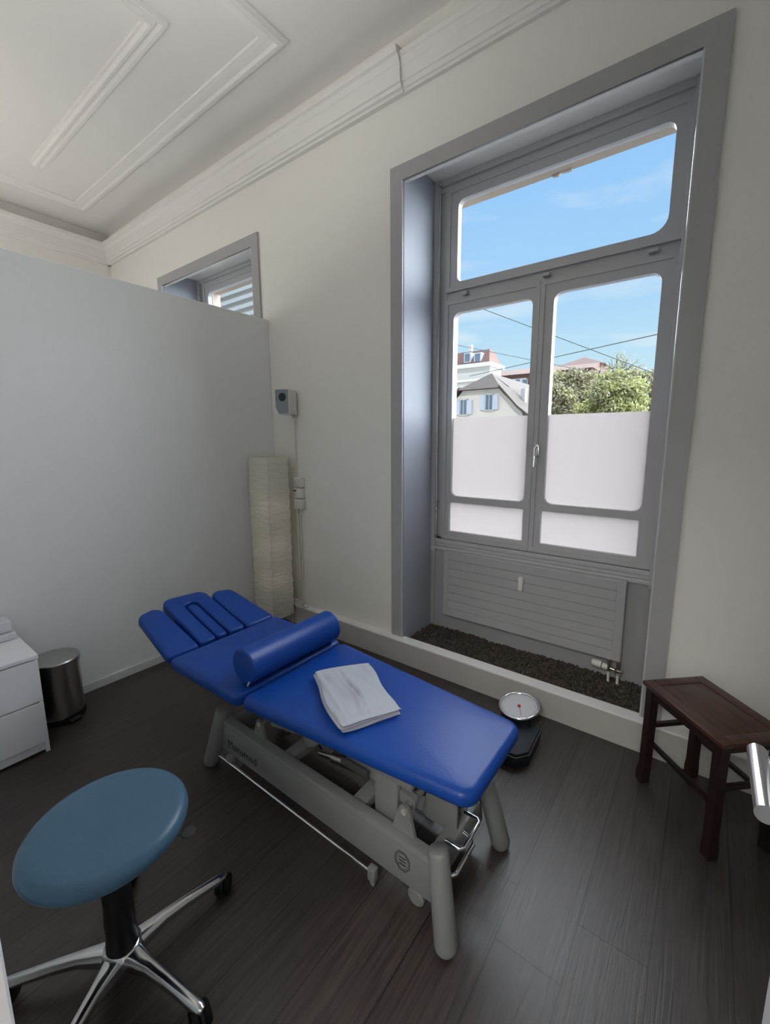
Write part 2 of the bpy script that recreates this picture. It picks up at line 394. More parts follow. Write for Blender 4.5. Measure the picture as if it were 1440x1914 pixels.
for a, b in ex:
    box(bm, a, b, 0.44, OUT, 3.052, 6); box(bm, a, b, 0.44, OUT, -6, 0.76)
    cx = (a+b)/2
    prism(bm, [(cx-0.060, 3.06), (cx-0.045, 3.040), (cx-0.012, 3.040), (cx-0.002, 3.050), (cx+0.035, 3.044), (cx+0.06, 3.046), (cx+0.066, 3.06)], OUT-0.02, OUT, 'y')
box(bm, XL-0.6, XR+1.0, 0.40, 0.44, 3.16, 6); 
for a, b in ((XL-0.6, ox[0][0]), (ox[0][1], ox[1][0]), (ox[1][1], XR+1)): box(bm, a, b, 0.40, 0.44, -6, 3.16)
struct(obj('wall_outer', bm, m_stone, smooth=0))
bm = B(); box(bm, XL-0.2, XL, -4.8, 0, -0.12, TOP); struct(obj('wall_far', bm, m_wall, smooth=0))
bm = B(); box(bm, XR, XR+0.2, -4.8, 0, -0.12, TOP); struct(obj('wall_right', bm, m_wall, smooth=0))
bm = B(); box(bm, XL, XR, -4.8, -4.6, -0.12, TOP); struct(obj('wall_hall', bm, m_wall, smooth=0))
DO0, DO1 = 2.27, 3.10
bm = B(); box(bm, XL, DO0-0.03, YW-0.12, YW, 0, ZC); box(bm, DO1+0.03, XR, YW-0.12, YW, 0, ZC); box(bm, DO0-0.03, DO1+0.03, YW-0.12, YW, 2.12, ZC)
struct(obj('wall_back', bm, m_wall, smooth=0))
bm = B()   # door lining with its flat casing
box(bm, DO0-0.03, DO0, YW-0.135, YW+0.015, 0, 2.12, 0.003); box(bm, DO1, DO1+0.03, YW-0.135, YW+0.015, 0, 2.12, 0.003); box(bm, DO0-0.03, DO1+0.03, YW-0.135, YW+0.015, 2.09, 2.15, 0.003)
for y0, y1 in ((YW, YW+0.015),):
    box(bm, DO0-0.10, DO0-0.0305, y0, y1-0.002, 0, 2.19, 0.002); box(bm, DO1+0.0305, DO1+0.10, y0, y1-0.002, 0, 2.19, 0.002)
struct(obj('trim_door', bm, m_white, smooth=0))
bm = B(); box(bm, -0.07, 0, YW, -0.001, 0, 2.437, 0.004); struct(obj('wall_partition', bm, m_part, smooth=0))
bm = B(); box(bm, 0, 0.012, YW, -0.064, 0, 0.052, 0.003); struct(obj('baseboard_partition', bm, m_plinth, smooth=0))
# step along the window wall: body and paler top board
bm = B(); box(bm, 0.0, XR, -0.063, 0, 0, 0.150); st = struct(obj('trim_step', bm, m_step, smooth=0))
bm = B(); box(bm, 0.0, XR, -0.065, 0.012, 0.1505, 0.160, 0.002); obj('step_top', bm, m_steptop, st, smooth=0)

# door leaf, open into the room at the right, with lever handle
dl = empty('door_leaf', (3.0745, YW, 0)); dl.name = 'door_1'; struct(dl)
def oc(name, bm, m, root, smooth=35):
    """child mesh given in world coordinates"""
    o = obj(name, bm, m, root, smooth); o.data.transform(Matrix.Translation(-root.location)); return o
bm = B(); box(bm, 3.0745, 3.118, YW+0.01, -1.372, 0.006, 2.08, 0.003); lf = oc('leaf', bm, m_white, dl, 0)
bm = B()
HX, HZ = 3.012, 1.0
tube(bm, [(HX, -1.405, HZ), (HX, -1.552, HZ)], 0.0135, 20)
tube(bm, [(HX, -1.425, HZ), (3.0745, -1.425, HZ)], 0.009, 14)
lathe(bm, [(0.026, 0), (0.026, 0.008)], n=24, mtx=Matrix.Translation((3.070, -1.425, HZ)) @ Matrix.Rotation(PI/2, 4, 'Y'))
oc('lever_handle', bm, m_alu, dl)

# ------------------------------------------------------------------ cornice and ceiling mouldings
def sweep(bm, prof, a, b, along='x', flip=1):
    """prof = (out, z): extruded between a and b"""
    if along == 'x': prism(bm, [(-o, z) for o, z in prof], a, b, 'x')
    else: prism(bm, [(o, z) for o, z in prof], a, b, 'y')
profA = [(0, 3.440), (0.030, 3.440), (0.034, 3.452), (0.050, 3.455), (0.052, 3.474), (0.062, 3.478), (0.066, 3.560), (0.072, 3.566), (0.084, 3.592), (0.100, 3.600), (0.103, 3.632), (0.0, 3.650)]
profB = [(0, 3.440), (0.022, 3.440), (0.026, 3.452), (0.034, 3.456), (0.036, 3.480), (0.044, 3.484), (0.048, 3.545), (0.054, 3.552), (0.058, 3.590), (0.066, 3.596), (0.068, 3.618), (0.0, 3.630)]
bm = B(); sweep(bm, profA, XL, 1.325, 'x'); sweep(bm, profB, 1.325, XR, 'x'); struct(obj('trim_cornice', bm, m_ceil, smooth=0))
bm = B(); prism(bm, [(XL+o, z) for o, z in profA], YW, 0, 'y'); struct(obj('trim_cornice_far', bm, m_ceil, smooth=0))
def ring_profile(bm, prof, path, closed=False):
    """prof (offset to the left of travel, z); path 2-D, mitred"""
    P = [Vector(p) for p in path]; R = []
    for i, p in enumerate(P):
        d1 = (p-P[i-1]).normalized() if i > 0 or closed else None
        d2 = (P[(i+1) % len(P)]-p).normalized() if i < len(P)-1 or closed else None
        d1 = d1 or d2; d2 = d2 or d1
        n1 = Vector((-d1.y, d1.x)); n2 = Vector((-d2.y, d2.x)); q = (n1+n2).normalized(); q /= q.dot(n1)
        R.append([bm.verts.new((p.x+q.x*o, p.y+q.y*o, z)) for o, z in prof])
    L = len(prof)
    segs = list(zip(R, R[1:])) + ([(R[-1], R[0])] if closed else [])
    for a, b in segs:
        for k in range(L): bm.faces.new((a[k], a[(k+1) % L], b[(k+1) % L], b[k]))
    if not closed: bm.faces.new(R[0]); bm.faces.new(R[-1])
mp_ = [(0, ZC+0.002), (0, ZC-0.014), (0.012, ZC-0.016), (0.020, ZC-0.030), (0.045, ZC-0.034), (0.060, ZC-0.024), (0.085, ZC-0.022), (0.100, ZC-0.014), (0.118, ZC-0.012), (0.122, ZC+0.002)]
# outer frame: outer edge X -2.30..0.76, Y -0.355..-1.95
bm = B(); ring_profile(bm, mp_, [(0.76, -1.95), (0.76, -0.355), (-2.30, -0.355), (-2.30, -1.95)], True); struct(obj('trim_ceiling_panel', bm, m_ceil, smooth=25))
mq = [(0, ZC+0.002), (0, ZC-0.020), (0.020, ZC-0.022), (0.030, ZC-0.008), (0.042, ZC-0.006), (0.050, ZC-0.024), (0.066, ZC-0.026), (0.080, ZC-0.014), (0.094, ZC-0.012), (0.096, ZC+0.002)]
bm = B(); ring_profile(bm, mq, [(0.306, -1.50), (0.306, -0.812), (-1.79, -0.812)]); struct(obj('trim_ceiling_inner', bm, m_ceil, smooth=25))

# ------------------------------------------------------------------ windows
YF = 0.36
def build_window(k, dx):
    root = empty('window_%d' % k, (2.027+dx, YF, 0)); struct(root)
    def ch(name, bm, m, parent=None, smooth=30):
        for v in bm.verts: v.co.x += dx
        o = obj(name, bm, m, parent or root, smooth)
        o.data.transform(Matrix.Translation(-root.location)); return o
    # fixed frame
    bm = B()
    box(bm, 1.308, 1.345, 0.345, 0.44, 0.70, 3.150, 0.003); box(bm, 1.345, 1.400, 0.372, 0.44, 0.70, 3.150, 0.003)
    box(bm, 2.702, 2.746, 0.345, 0.44, 0.70, 3.150, 0.003)
    box(bm, 1.345, 2.702, 0.366, 0.44, 3.075, 3.150, 0.003); box(bm, 1.345, 2.702, 0.352, 0.44, 3.108, 3.150, 0.003)
    box(bm, 1.385, 2.705, 0.376, 0.44, 2.395, 2.470, 0.003)
    box(bm, 1.308, 2.746, 0.372, 0.44, 0.745, 0.812, 0.003)
    ch('window_frame', bm, m_win, smooth=0)
    # ledge mouldings under the sashes
    bm = B()
    box(bm, 1.308, 2.746, 0.348, 0.44, 0.768, 0.796, 0.004); box(bm, 1.308, 2.746, 0.356, 0.44, 0.742, 0.766, 0.004)
    box(bm, 1.308, 2.746, 0.342, 0.44, 0.716, 0.742, 0.006)
    ch('window_sill', bm, m_win, smooth=0)
    def sash(name, x0, x1, z0, z1, panes):
        bm = B(); zs = [z0]
        for i in range(len(panes)-1): zs.append((panes[i][3]+panes[i+1][2])/2)
        zs.append(z1)
        for i, (a, b, c, d, rad) in enumerate(panes):
            hole_plate(bm, x0, x1, zs[i], zs[i+1], a, b, c, d, 0.362, 0.405, rad)
        # raised outer band of the sash
        w = 0.030 if len(panes) == 1 else 0.026
        hole_plate(bm, x0, x1, z0, z1, x0+w, x1-w, z0+w, z1-w, 0.355, 0.363, (0, 0, 0, 0))
        s = ch(name, bm, m_win, smooth=0)
        def sub(nm, b_, mm):
            for v in b_.verts: v.co.x += dx
            q = obj(nm, b_, mm, s, 0); q.data.transform(Matrix.Translation(-root.location)); return q
        for (a, b, c, d, rad) in panes:
            g = B(); prism(g, [(a-0.006, c-0.006), (b+0.006, c-0.006), (b+0.006, d+0.006), (a-0.006, d+0.006)], 0.382, 0.386, 'y'); sub('glass_pane', g, m_glass)
            if rad[2] > 0:
                g = B(); hole_plate(g, a-0.045, b+0.03, c-0.03, d+0.05, a-(2.905-a)*0.0175+0.010, b-0.002, c+0.002, d+(d-1.5)*0.026-0.008, 0.424, 0.432, rad); sub('outer_rim', g, m_wwall)
            zt = 1.651
            if c < zt:
                f = B(); prism(f, [(a-0.006, c-0.006), (b+0.006, c-0.006), (b+0.006, min(d+0.006, zt)), (a-0.006, min(d+0.006, zt))], 0.3865, 0.3885, 'y'); sub('frosted_film', f, m_film)
        return s
    R5 = (0.05,)*4; R4 = (0.045,)*4
    sash('top_sash', 1.397, 2.704, 2.462, 3.083, [(1.478, 2.640, 2.516, 3.002, (0.035, 0.075, 0.045, 0.045))])
    sash('casement_sash', 1.393, 2.0275, 0.803, 2.409, [(1.447, 1.983, 0.860, 1.068, (0, 0, 0, 0)), (1.458, 1.986, 1.113, 2.328, R4)])
    sash('casement_sash', 2.0305, 2.704, 0.803, 2.409, [(2.094, 2.630, 0.860, 1.068, (0, 0, 0, 0)), (2.108, 2.636, 1.113, 2.332, R5)])
    for xx in (1.54, 2.061, 2.589):
        bm = B(); box(bm, xx-0.022, xx+0.022, 0.338, 0.372, 2.425, 2.445, 0.004); ch('clip', bm, m_win)
    bm = B(); box(bm, 2.044, 2.070, 0.345, 0.358, 1.400, 1.475, 0.005)
    tube(bm, [(2.057, 0.352, 1.455), (2.057, 0.315, 1.455), (2.057, 0.308, 1.44), (2.054, 0.308, 1.34)], 0.008, 10)
    ch('handle', bm, m_chrome)
    bm = B(); tube(bm, [(1.357, 0.338, 0.80), (1.357, 0.338, 3.12)], 0.006, 10)
    for z in (0.82, 1.02, 1.06, 3.11): tube(bm, [(1.357, 0.338, z), (1.357, 0.372, z)], 0.007, 8); lathe(bm, [(0.011, -0.008), (0.011, 0.008)], (1.357, 0.338, z), 12)
    ch('espagnolette_rod', bm, m_alu)
    return root
w1 = build_window(1, 0); w2 = build_window(2, DX)
# glossy reveal lining and soffit, apron panel behind the radiator
for k, dx in ((1, 0), (2, DX)):
    bm = B(); box(bm, 1.3072+dx, 1.3112+dx, 0.001, 0.36, 0.11, 3.1505); box(bm, 2.7428+dx, 2.7468+dx, 0.001, 0.36, 0.11, 3.1505)
    struct(obj('trim_reveal', bm, m_reveal, smooth=0))
    bm = B(); box(bm, 1.312+dx, 2.742+dx, 0.026, 0.36, 3.1465, 3.1505); struct(obj('trim_soffit', bm, m_ceil, smooth=0))  # whiter than the reveal paint: bounced light from below put into the colour
    bm = B(); box(bm, 1.3072+dx, 2.7468+dx, 0.362, 0.44, 0.10, 0.742); box(bm, 1.3112+dx, 1.345+dx, 0.35, 0.37, 0.10, 0.742, 0.003)
    struct(obj('trim_apron', bm, m_grey, smooth=0))
    bm = B(); a0, a1, zt, cw = 1.2203+dx, 2.8341+dx, 3.09, 0.0867; zb = 0.1605
    prism(bm, [(a0, zb), (a0+cw, zb), (a0+cw, zt-cw), (a1-cw, zt-cw), (a1-cw, zb), (a1, zb), (a1, zt), (a0, zt)], -0.016, -0.0005, 'y')
    tr = struct(obj('trim_casing', bm, m_grey, smooth=0))
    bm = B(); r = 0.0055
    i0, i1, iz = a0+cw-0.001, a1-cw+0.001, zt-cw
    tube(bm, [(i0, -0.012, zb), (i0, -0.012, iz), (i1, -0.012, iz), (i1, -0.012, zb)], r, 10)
    obj('lit_bead', bm, m_bead, tr)  # strip added to draw the bright lit line along the inner edges

# ------------------------------------------------------------------ gravel in the niche (uncountable)
def gravel(x0, x1, y0, y1, n, name):
    verts, faces = [], []
    t = (1+5**0.5)/2
    ico = [Vector(v).normalized() for v in [(-1,t,0),(1,t,0),(-1,-t,0),(1,-t,0),(0,-1,t),(0,1,t),(0,-1,-t),(0,1,-t),(t,0,-1),(t,0,1),(-t,0,-1),(-t,0,1)]]
    fi = [(0,11,5),(0,5,1),(0,1,7),(0,7,10),(0,10,11),(1,5,9),(5,11,4),(11,10,2),(10,7,6),(7,1,8),(3,9,4),(3,4,2),(3,2,6),(3,6,8),(3,8,9),(4,9,5),(2,4,11),(6,2,10),(8,6,7),(9,8,1)]
    rnd = random.Random(3)
    for i in range(n):
        c = Vector((rnd.uniform(x0, x1), rnd.uniform(y0, y1), 0.118+rnd.uniform(0, 0.012))); c.z += 0.004*math.sin(c.x*9)*math.sin(c.y*20+1)
        s = rnd.uniform(0.0045, 0.0085); q = Matrix.Rotation(rnd.uniform(0, 6.28), 3, Vector((rnd.random(), rnd.random(), rnd.random())).normalized())
        b = len(verts)
        for v in ico:
            w = q @ Vector((v.x*1.3*rnd.uniform(0.8, 1.15), v.y*rnd.uniform(0.8, 1.1), v.z*0.8)); verts.append(c+w*s)
        faces += [(b+a, b+c_, b+d) for a, c_, d in fi]
    b = len(verts); verts += [Vector((x0, y0, 0.114)), Vector((x1, y0, 0.114)), Vector((x1, y1, 0.114)), Vector((x0, y1, 0.114))]; faces.append((b, b+1, b+2, b+3))
    me = bpy.data.meshes.new(name); me.from_pydata([tuple(v) for v in verts], [], faces); me.materials.append(m_gravel)
    o = bpy.data.objects.new(name, me); COL.objects.link(o); return o
mg, tg, bgv, ng = nodes_of('dark_gravel', 0.8); m_gravel = mg
tcg = ng('ShaderNodeTexCoord'); vz = ng('ShaderNodeTexWhiteNoise'); vo = ng('ShaderNodeTexVoronoi'); vo.inputs['Scale'].default_value = 90
tg.links.new(tcg.outputs['Object'], vo.inputs['Vector']); tg.links.new(vo.outputs['Color'], vz.inputs['Vector'])
crg = ng('ShaderNodeValToRGB'); tg.links.new(vz.outputs['Value'], crg.inputs[0]); crg.color_ramp.elements[0].color = (0.018, 0.014, 0.012, 1); crg.color_ramp.elements[1].color = (0.115, 0.09, 0.072, 1)
tg.links.new(crg.outputs[0], bgv.inputs['Base Color'])
g = gravel(1.318, 2.737, 0.018, 0.355, 9000, 'gravel'); rebase(g, (2.03, 0.19, 0.11))
tag(g, 'dark brown gravel filling the trough below the radiator', 'gravel', kind='stuff')

# ------------------------------------------------------------------ radiator
rad = empty('radiator', (2.03, 0.3, 0.2))
bm = B(); X0, X1, Z0, Z1 = 1.453, 2.606, 0.258, 0.730
box(bm, X0, X1, 0.294, 0.340, Z0, Z1, 0.006)
h = (Z1-Z0)/8
for i in range(8):
    box(bm, X0+0.045, X1-0.045, 0.288, 0.300, Z0+i*h+0.002, Z0+(i+1)*h-0.002, 0.0022, seg=1)
for a, b in ((X0+0.001, X0+0.047), (X1-0.047, X1-0.001)): box(bm, a, b, 0.2885, 0.300, Z0+0.001, Z1-0.001, 0.003)
box(bm, X0+0.2, X0+0.26, 0.338, 0.362, Z0+0.05, Z1-0.05); box(bm, X1-0.26, X1-0.2, 0.338, 0.362, Z0+0.05, Z1-0.05)
oc('panel', bm, m_rad, rad, 0)
bm = B(); box(bm, 2.006, 2.036, 0.262, 0.288, 0.562, 0.652, 0.006); mt = oc('heat_meter', bm, m_plastic, rad)
bm = B(); box(bm, 2.012, 2.024, 0.2605, 0.263, 0.617, 0.622); oc('display', bm, m_black, mt, 0)
bm = B(); tube(bm, [(2.465, 0.285, 0.222), (2.512, 0.285, 0.218)], 0.021, 18); lathe(bm, [(0.015, 0), (0.019, 0.004)], n=16, mtx=Matrix.Translation((2.465, 0.285, 0.222)) @ Matrix.Rotation(-PI/2, 4, 'Y'))
tube(bm, [(2.516, 0.285, 0.217), (2.545, 0.285, 0.214)], 0.017, 18)
oc('thermostatic_valve', bm, m_plastic, rad)
bm = B(); tube(bm, [(2.545, 0.285, 0.214), (2.580, 0.285, 0.209)], 0.009, 12); tube(bm, [(2.552, 0.285, 0.265), (2.552, 0.285, 0.195)], 0.011, 12); tube(bm, [(2.60, 0.285, 0.265), (2.60, 0.285, 0.195)], 0.011, 12)
box(bm, 2.583, 2.622, 0.268, 0.302, 0.206, 0.216, 0.003); box(bm, 2.583, 2.618, 0.268, 0.302, 0.190, 0.199, 0.003)
oc('valve_fitting', bm, m_brass, rad)
for xx in (2.552, 2.60):
    bm = B(); tube(bm, [(xx, 0.285, 0.20), (xx, 0.285, 0.127)], 0.0075, 12); oc('pipe', bm, m_plastic, rad)
tag(rad, 'grey horizontally ribbed panel radiator below the large window', 'radiator')

# ------------------------------------------------------------------ treatment table
T = empty('treatment_table', (1.8, -1.11, 0))
def tp(name, bm, m, smooth=35, parent=None):
    o = obj(name, bm, m, parent or T, smooth); o.data.transform(Matrix.Translation(-T.location)); return o
ZT = 0.520
bm = B(); ol = roundpoly([(1.516, -1.395), (2.462, -1.292), (2.462, -0.893), (1.516, -0.815)], [0.035, 0.055, 0.055, 0.035], 8)
pad(bm, ol, ZT-0.062, ZT-0.004, 0.026, 0.006); leg_c = tp('leg_cushion', bm, m_blue, 50)
bm = B(); ol = roundpoly([(0.998, -1.408), (1.506, -1.400), (1.506, -0.812), (0.990, -0.808)], [0.02, 0.03, 0.03, 0.02], 8)
pad(bm, ol, ZT-0.060, ZT-0.004, 0.0195, 0.005); tp('middle_cushion', bm, m_blue, 50)
SL = 0.3
def head(v):
    # local (x along X as seen on the tilted plane, y, height above the plane)
    nx, nz_ = SL/math.hypot(1, SL), 1/math.hypot(1, SL)
    return (v.x + nx*v.z, v.y, ZT + SL*(0.98-v.x) + nz_*v.z)
def hp(name, pts, rads, th=0.052, er=0.018, dome=0.0, top=-0.004):
    bm = B(); pad(bm, roundpoly(pts, rads, 8), top-th, top, er, dome, head); return tp(name, bm, m_blue, 50)
hp('arm_cushion', [(0.632, -1.385), (0.985, -1.405), (0.985, -1.252), (0.598, -1.262)], [0.05, 0.02, 0.02, 0.05], dome=0.004)
hp('arm_cushion', [(0.606, -0.990), (0.985, -0.988), (0.985, -0.810), (0.640, -0.858)], [0.05, 0.02, 0.02, 0.05], dome=0.004)
hp('face_cushion', [(0.565, -1.240), (0.978, -1.242), (0.978, -1.160), (0.658, -1.160), (0.648, -1.085), (0.978, -1.085), (0.978, -0.996), (0.580, -1.000)], [0.05, 0.02, 0.018, 0.03, 0.03, 0.018, 0.02, 0.05], er=0.013)
hp('slot_cushion', [(0.668, -1.151), (0.972, -1.151), (0.972, -1.094), (0.668, -1.094)], [0.027, 0.015, 0.015, 0.027], er=0.013, top=-0.006)
# head support board
bm = B(); 
bmm = B(); pad(bmm, [(0.70, -1.36), (1.0, -1.37), (1.0, -0.85), (0.70, -0.90)], -0.078, -0.058, 0.004, 0, head, 1); bm.free(); tp('head_board', bmm, m_dgrey, 30)
# upper frame below the cushions
bm = B()
for y in (-1.235, -0.985): box(bm, 1.15, 2.24, y-0.018, y+0.018, 0.412, 0.456, 0.004)
for x in (1.18, 1.48, 1.86, 2.20): box(bm, x-0.02, x+0.02, -1.25, -0.97, 0.415, 0.452, 0.004)
box(bm, 1.95, 2.235, -1.258, -1.216, 0.385, 0.430, 0.006)
tp('upper_frame', bm, m_frame, 30)
# legs: round-ended posts splayed outwards
for (tx, ty, bx, by) in ((2.352, -1.287, 2.412, -1.330), (2.352, -0.955, 2.412, -0.915), (1.214, -1.287, 1.146, -1.330), (1.214, -0.955, 1.146, -0.915)):
    a = Vector((bx, by, 0.0)); b = Vector((tx, ty, 0.285)); d = (b-a); L = d.length; d.normalize()
    bm = B(); r = 0.0355; pts = []; rr = []
    for t, q in ((0.004, 0.55), (0.007, 0.78), (0.014, 0.92), (0.026, 1.0), (L-0.012, 0.93), (L-0.004, 0.86), (L, 0.76)):
        pts.append(a+d*t); rr.append(r*q)
    tube(bm, pts, r, 28, True, rr)
    for v in bm.verts: v.co.z = max(v.co.z, 0.001)
    tp('leg', bm, m_frame, 50)
# side beams
for s, y0, y1 in ((1, -1.303, -1.262), (-1, -0.982, -0.941)):
    bm = B(); prism(bm, [(1.150, 0.092), (2.345, 0.092), (2.335, 0.245), (1.205, 0.245)], y0, y1, 'y')
    bmesh.ops.bevel(bm, geom=bm.edges[:], offset=0.005, segments=2, profile=0.5, affect='EDGES')
    yy = (y0, y0-0.0015) if s == 1 else (y1, y1+0.0015)
    box(bm, 1.215, 2.325, min(yy), max(yy), 0.2215, 0.2235)
    beam = tp('side_beam', bm, m_frame, 30)
    if s == 1:
        def lettering(txt, size, loc, m_, nm, parent, sx=1.0):
            cu = bpy.data.curves.new(nm, 'FONT'); cu.body = txt; cu.size = size; cu.extrude = 0.0004; cu.space_character = 1.05
            to = bpy.data.objects.new('tmp', cu); COL.objects.link(to)
            dg = bpy.context.evaluated_depsgraph_get(); me = bpy.data.meshes.new_from_object(to.evaluated_get(dg))
            COL.objects.unlink(to); bpy.data.objects.remove(to)
            me.transform(Matrix.Translation(Vector(loc)-T.location) @ Matrix.Rotation(PI/2, 4, 'X') @ Matrix.Scale(sx, 4, Vector((1, 0, 0)))); me.materials.clear(); me.materials.append(m_); me.name = nm
            o = bpy.data.objects.new(nm, me); link(o, parent); return o
        lettering('Manumed', 0.052, (1.258, -1.3038, 0.128), m_mark, 'lettering', beam, 1.0)
        # octagonal stamp near the right end
        bm = B(); oc8 = [(2.232+0.030*math.cos(PI/8+k*PI/4)*(1.0), 0.172+0.036*math.sin(PI/8+k*PI/4)) for k in range(8)]
        for k in range(8):
            a, b = oc8[k], oc8[(k+1) % 8]; tube(bm, [(a[0], -1.3038, a[1]), (b[0], -1.3038, b[1])], 0.0014, 6)
            a = (2.232+(a[0]-2.232)*0.8, 0.172+(a[1]-0.172)*0.8); b = (2.232+(b[0]-2.232)*0.8, 0.172+(b[1]-0.172)*0.8)
            tube(bm, [(a[0], -1.3038, a[1]), (b[0], -1.3038, b[1])], 0.0008, 6)
        for z in (0.184, 0.172, 0.160): box(bm, 2.219, 2.245, -1.3046, -1.303, z-0.0016, z+0.0016)
        tp('emblem', bm, m_emblem, 30, beam)
# cross beams at both ends
for x in (1.225, 2.325):
    bm = B(); box(bm, x-0.028, x+0.028, -1.262, -0.982, 0.130, 0.215, 0.008); tp('cross_beam', bm, m_frame, 30)
# pivot brackets with bolts
for x, top in ((2.218, 0.325), (1.462, 0.310)):
    for y in (-1.270, -0.974):
        bm = B(); w = 0.050 if x > 2 else 0.042
        prism(bm, roundpoly([(x-w, 0.235), (x+w*0.9, 0.235), (x+0.016, top+0.016), (x-0.016, top+0.016)], [0, 0, 0.014, 0.014], 4), y-0.006, y+0.006, 'y')
        br = tp('pivot_bracket', bm, m_frame, 30)
        bm = B(); tube(bm, [(x, y-0.009, top-0.004), (x, y+0.009, top-0.004)], 0.0105, 16); tp('bolt', bm, m_bolt, 30, br)
# lift arms, actuator and cross tubes
bm = B()
for y in (-1.225, -1.0):
    prism(bm, roundpoly([(2.235, 0.300), (2.235, 0.340), (1.70, 0.425), (1.70, 0.385)], 0.012, 3), y-0.012, y+0.012, 'y')
tp('lift_arm', bm, m_frame, 30)
bm = B()
for y in (-1.225, -1.0):
    prism(bm, roundpoly([(1.485, 0.285), (1.485, 0.318), (1.95, 0.425), (1.95, 0.39)], 0.012, 3), y-0.010, y+0.010, 'y')
tp('lift_arm', bm, m_frame, 30)
bm = B(); box(bm, 2.075, 2.175, -1.252, -1.222, 0.20, 0.40, 0.008); tp('lift_plate', bm, m_frame, 30)
for x, z, y in ((1.46, 0.306, 0.148), (2.216, 0.321, 0.148), (1.72, 0.405, 0.11), (1.93, 0.405, 0.11)):
    bm = B(); tube(bm, [(x, -1.122-y, z), (x, -1.122+y, z)], 0.013, 14); tp('cross_tube', bm, m_frame)
bm = B(); tube(bm, [(1.72, -1.17, 0.225), (1.80, -1.17, 0.245)], 0.013, 14); tube(bm, [(1.80, -1.17, 0.245), (2.08, -1.17, 0.295)], 0.023, 18); box(bm, 2.05, 2.15, -1.20, -1.14, 0.25, 0.34, 0.01)
tp('lift_actuator', bm, m_steel, 35)
bm = B(); box(bm, 1.66, 1.72, -1.215, -1.175, 0.27, 0.37, 0.006, Matrix.Translation((1.69, 0, 0.32)) @ Matrix.Rotation(-0.45, 4, 'Y') @ Matrix.Translation((-1.69, 0, -0.32))); tp('lift_linkage', bm, m_frame, 30)
for x in (1.60, 1.98):
    bm = B(); box(bm, x, x+0.06, -1.262, -0.982, 0.20, 0.235, 0.004); tp('base_crossbar', bm, m_frame, 30)
bm = B()
tube(bm, [(1.62, -1.10, 0.20), (1.70, -1.12, 0.16), (1.78, -1.08, 0.19), (1.90, -1.10, 0.23), (2.02, -1.08, 0.26)], 0.004, 8)
tube(bm, [(1.86, -1.245, 0.425), (1.88, -1.262, 0.395), (1.91, -1.262, 0.372), (1.95, -1.262, 0.38)], 0.004, 8)
tp('power_cable', bm, m_black, 50)
bm = B(); box(bm, 1.935, 2.06, -1.272, -1.258, 0.352, 0.378, 0.004); tp('control_box', bm, m_dgrey, 30)
bm = B(); box(bm, 1.70, 2.00, -1.06, -0.99, 0.14, 0.20, 0.01); tp('motor_housing', bm, m_dgrey, 30)
# chrome foot rail with brackets (both long sides) and pedal hoop at the foot end
for y in (-1.318, -0.926):
    sgn = -1 if y < -1.1 else 1
    bm = B(); tube(bm, [(1.165, y, 0.064), (2.115, y, 0.064)], 0.0065, 12); fr = tp('foot_rail', bm, m_chrome)
    bm = B(); box(bm, 2.105, 2.135, y-0.012, y+0.012, 0.040, 0.088, 0.004); prism(bm, [(2.100, 0.045), (2.135, 0.045), (2.128, 0.020), (2.116, 0.016)], y-0.004, y+0.004, 'y'); tp('rail_bracket', bm, m_frame, 30, fr)
    bm = B(); box(bm, 1.262, 1.300, min(y-0.004, y+0.024*-sgn), max(y+0.004, y+0.024*-sgn), 0.058, 0.094, 0.003); tp('rail_bracket', bm, m_frame, 30, fr)
bm = B()
tube(bm, [(2.335, -1.262, 0.185), (2.385, -1.262, 0.185), (2.395, -1.25, 0.185), (2.395, -1.13, 0.185), (2.385, -1.12, 0.19), (2.34, -1.12, 0.20)], 0.007, 12)
tube(bm, [(2.335, -1.08, 0.235), (2.385, -1.08, 0.235), (2.395, -1.09, 0.235), (2.395, -1.20, 0.235), (2.385, -1.21, 0.235), (2.335, -1.21, 0.235)], 0.007, 12)
tp('pedal_hoop', bm, m_chrome, 50)
bm = B()
prism(bm, roundpoly([(2.20, 0.20), (2.34, 0.20), (2.34, 0.30), (2.24, 0.38)], 0.02, 4), -1.145, -1.135, 'y'); prism(bm, roundpoly([(2.20, 0.20), (2.34, 0.20), (2.34, 0.28), (2.24, 0.38)], 0.02, 4), -1.075, -1.065, 'y')
tp('side_plate', bm, m_frame, 30)
for (x, y) in ((2.265, -1.268), (2.265, -0.976), (1.265, -1.268), (1.265, -0.976)):
    bm = B(); lathe(bm, [(0.024, -0.012), (0.031, -0.007), (0.031, 0.007), (0.024, 0.012)], n=24, mtx=Matrix.Translation((x, y, 0.032)) @ Matrix.Rotation(PI/2, 4, 'X')); 
    ca = tp('caster', bm, m_plastic if False else m_frame)
    bm = B(); box(bm, x-0.055, x-0.012, y-0.004, y+0.004, 0.035, 0.095, 0.002); tp('caster_fork', bm, m_dgrey, 30, ca)
tag(T, 'blue padded treatment table with raised head end and light grey lifting frame', 'treatment table')

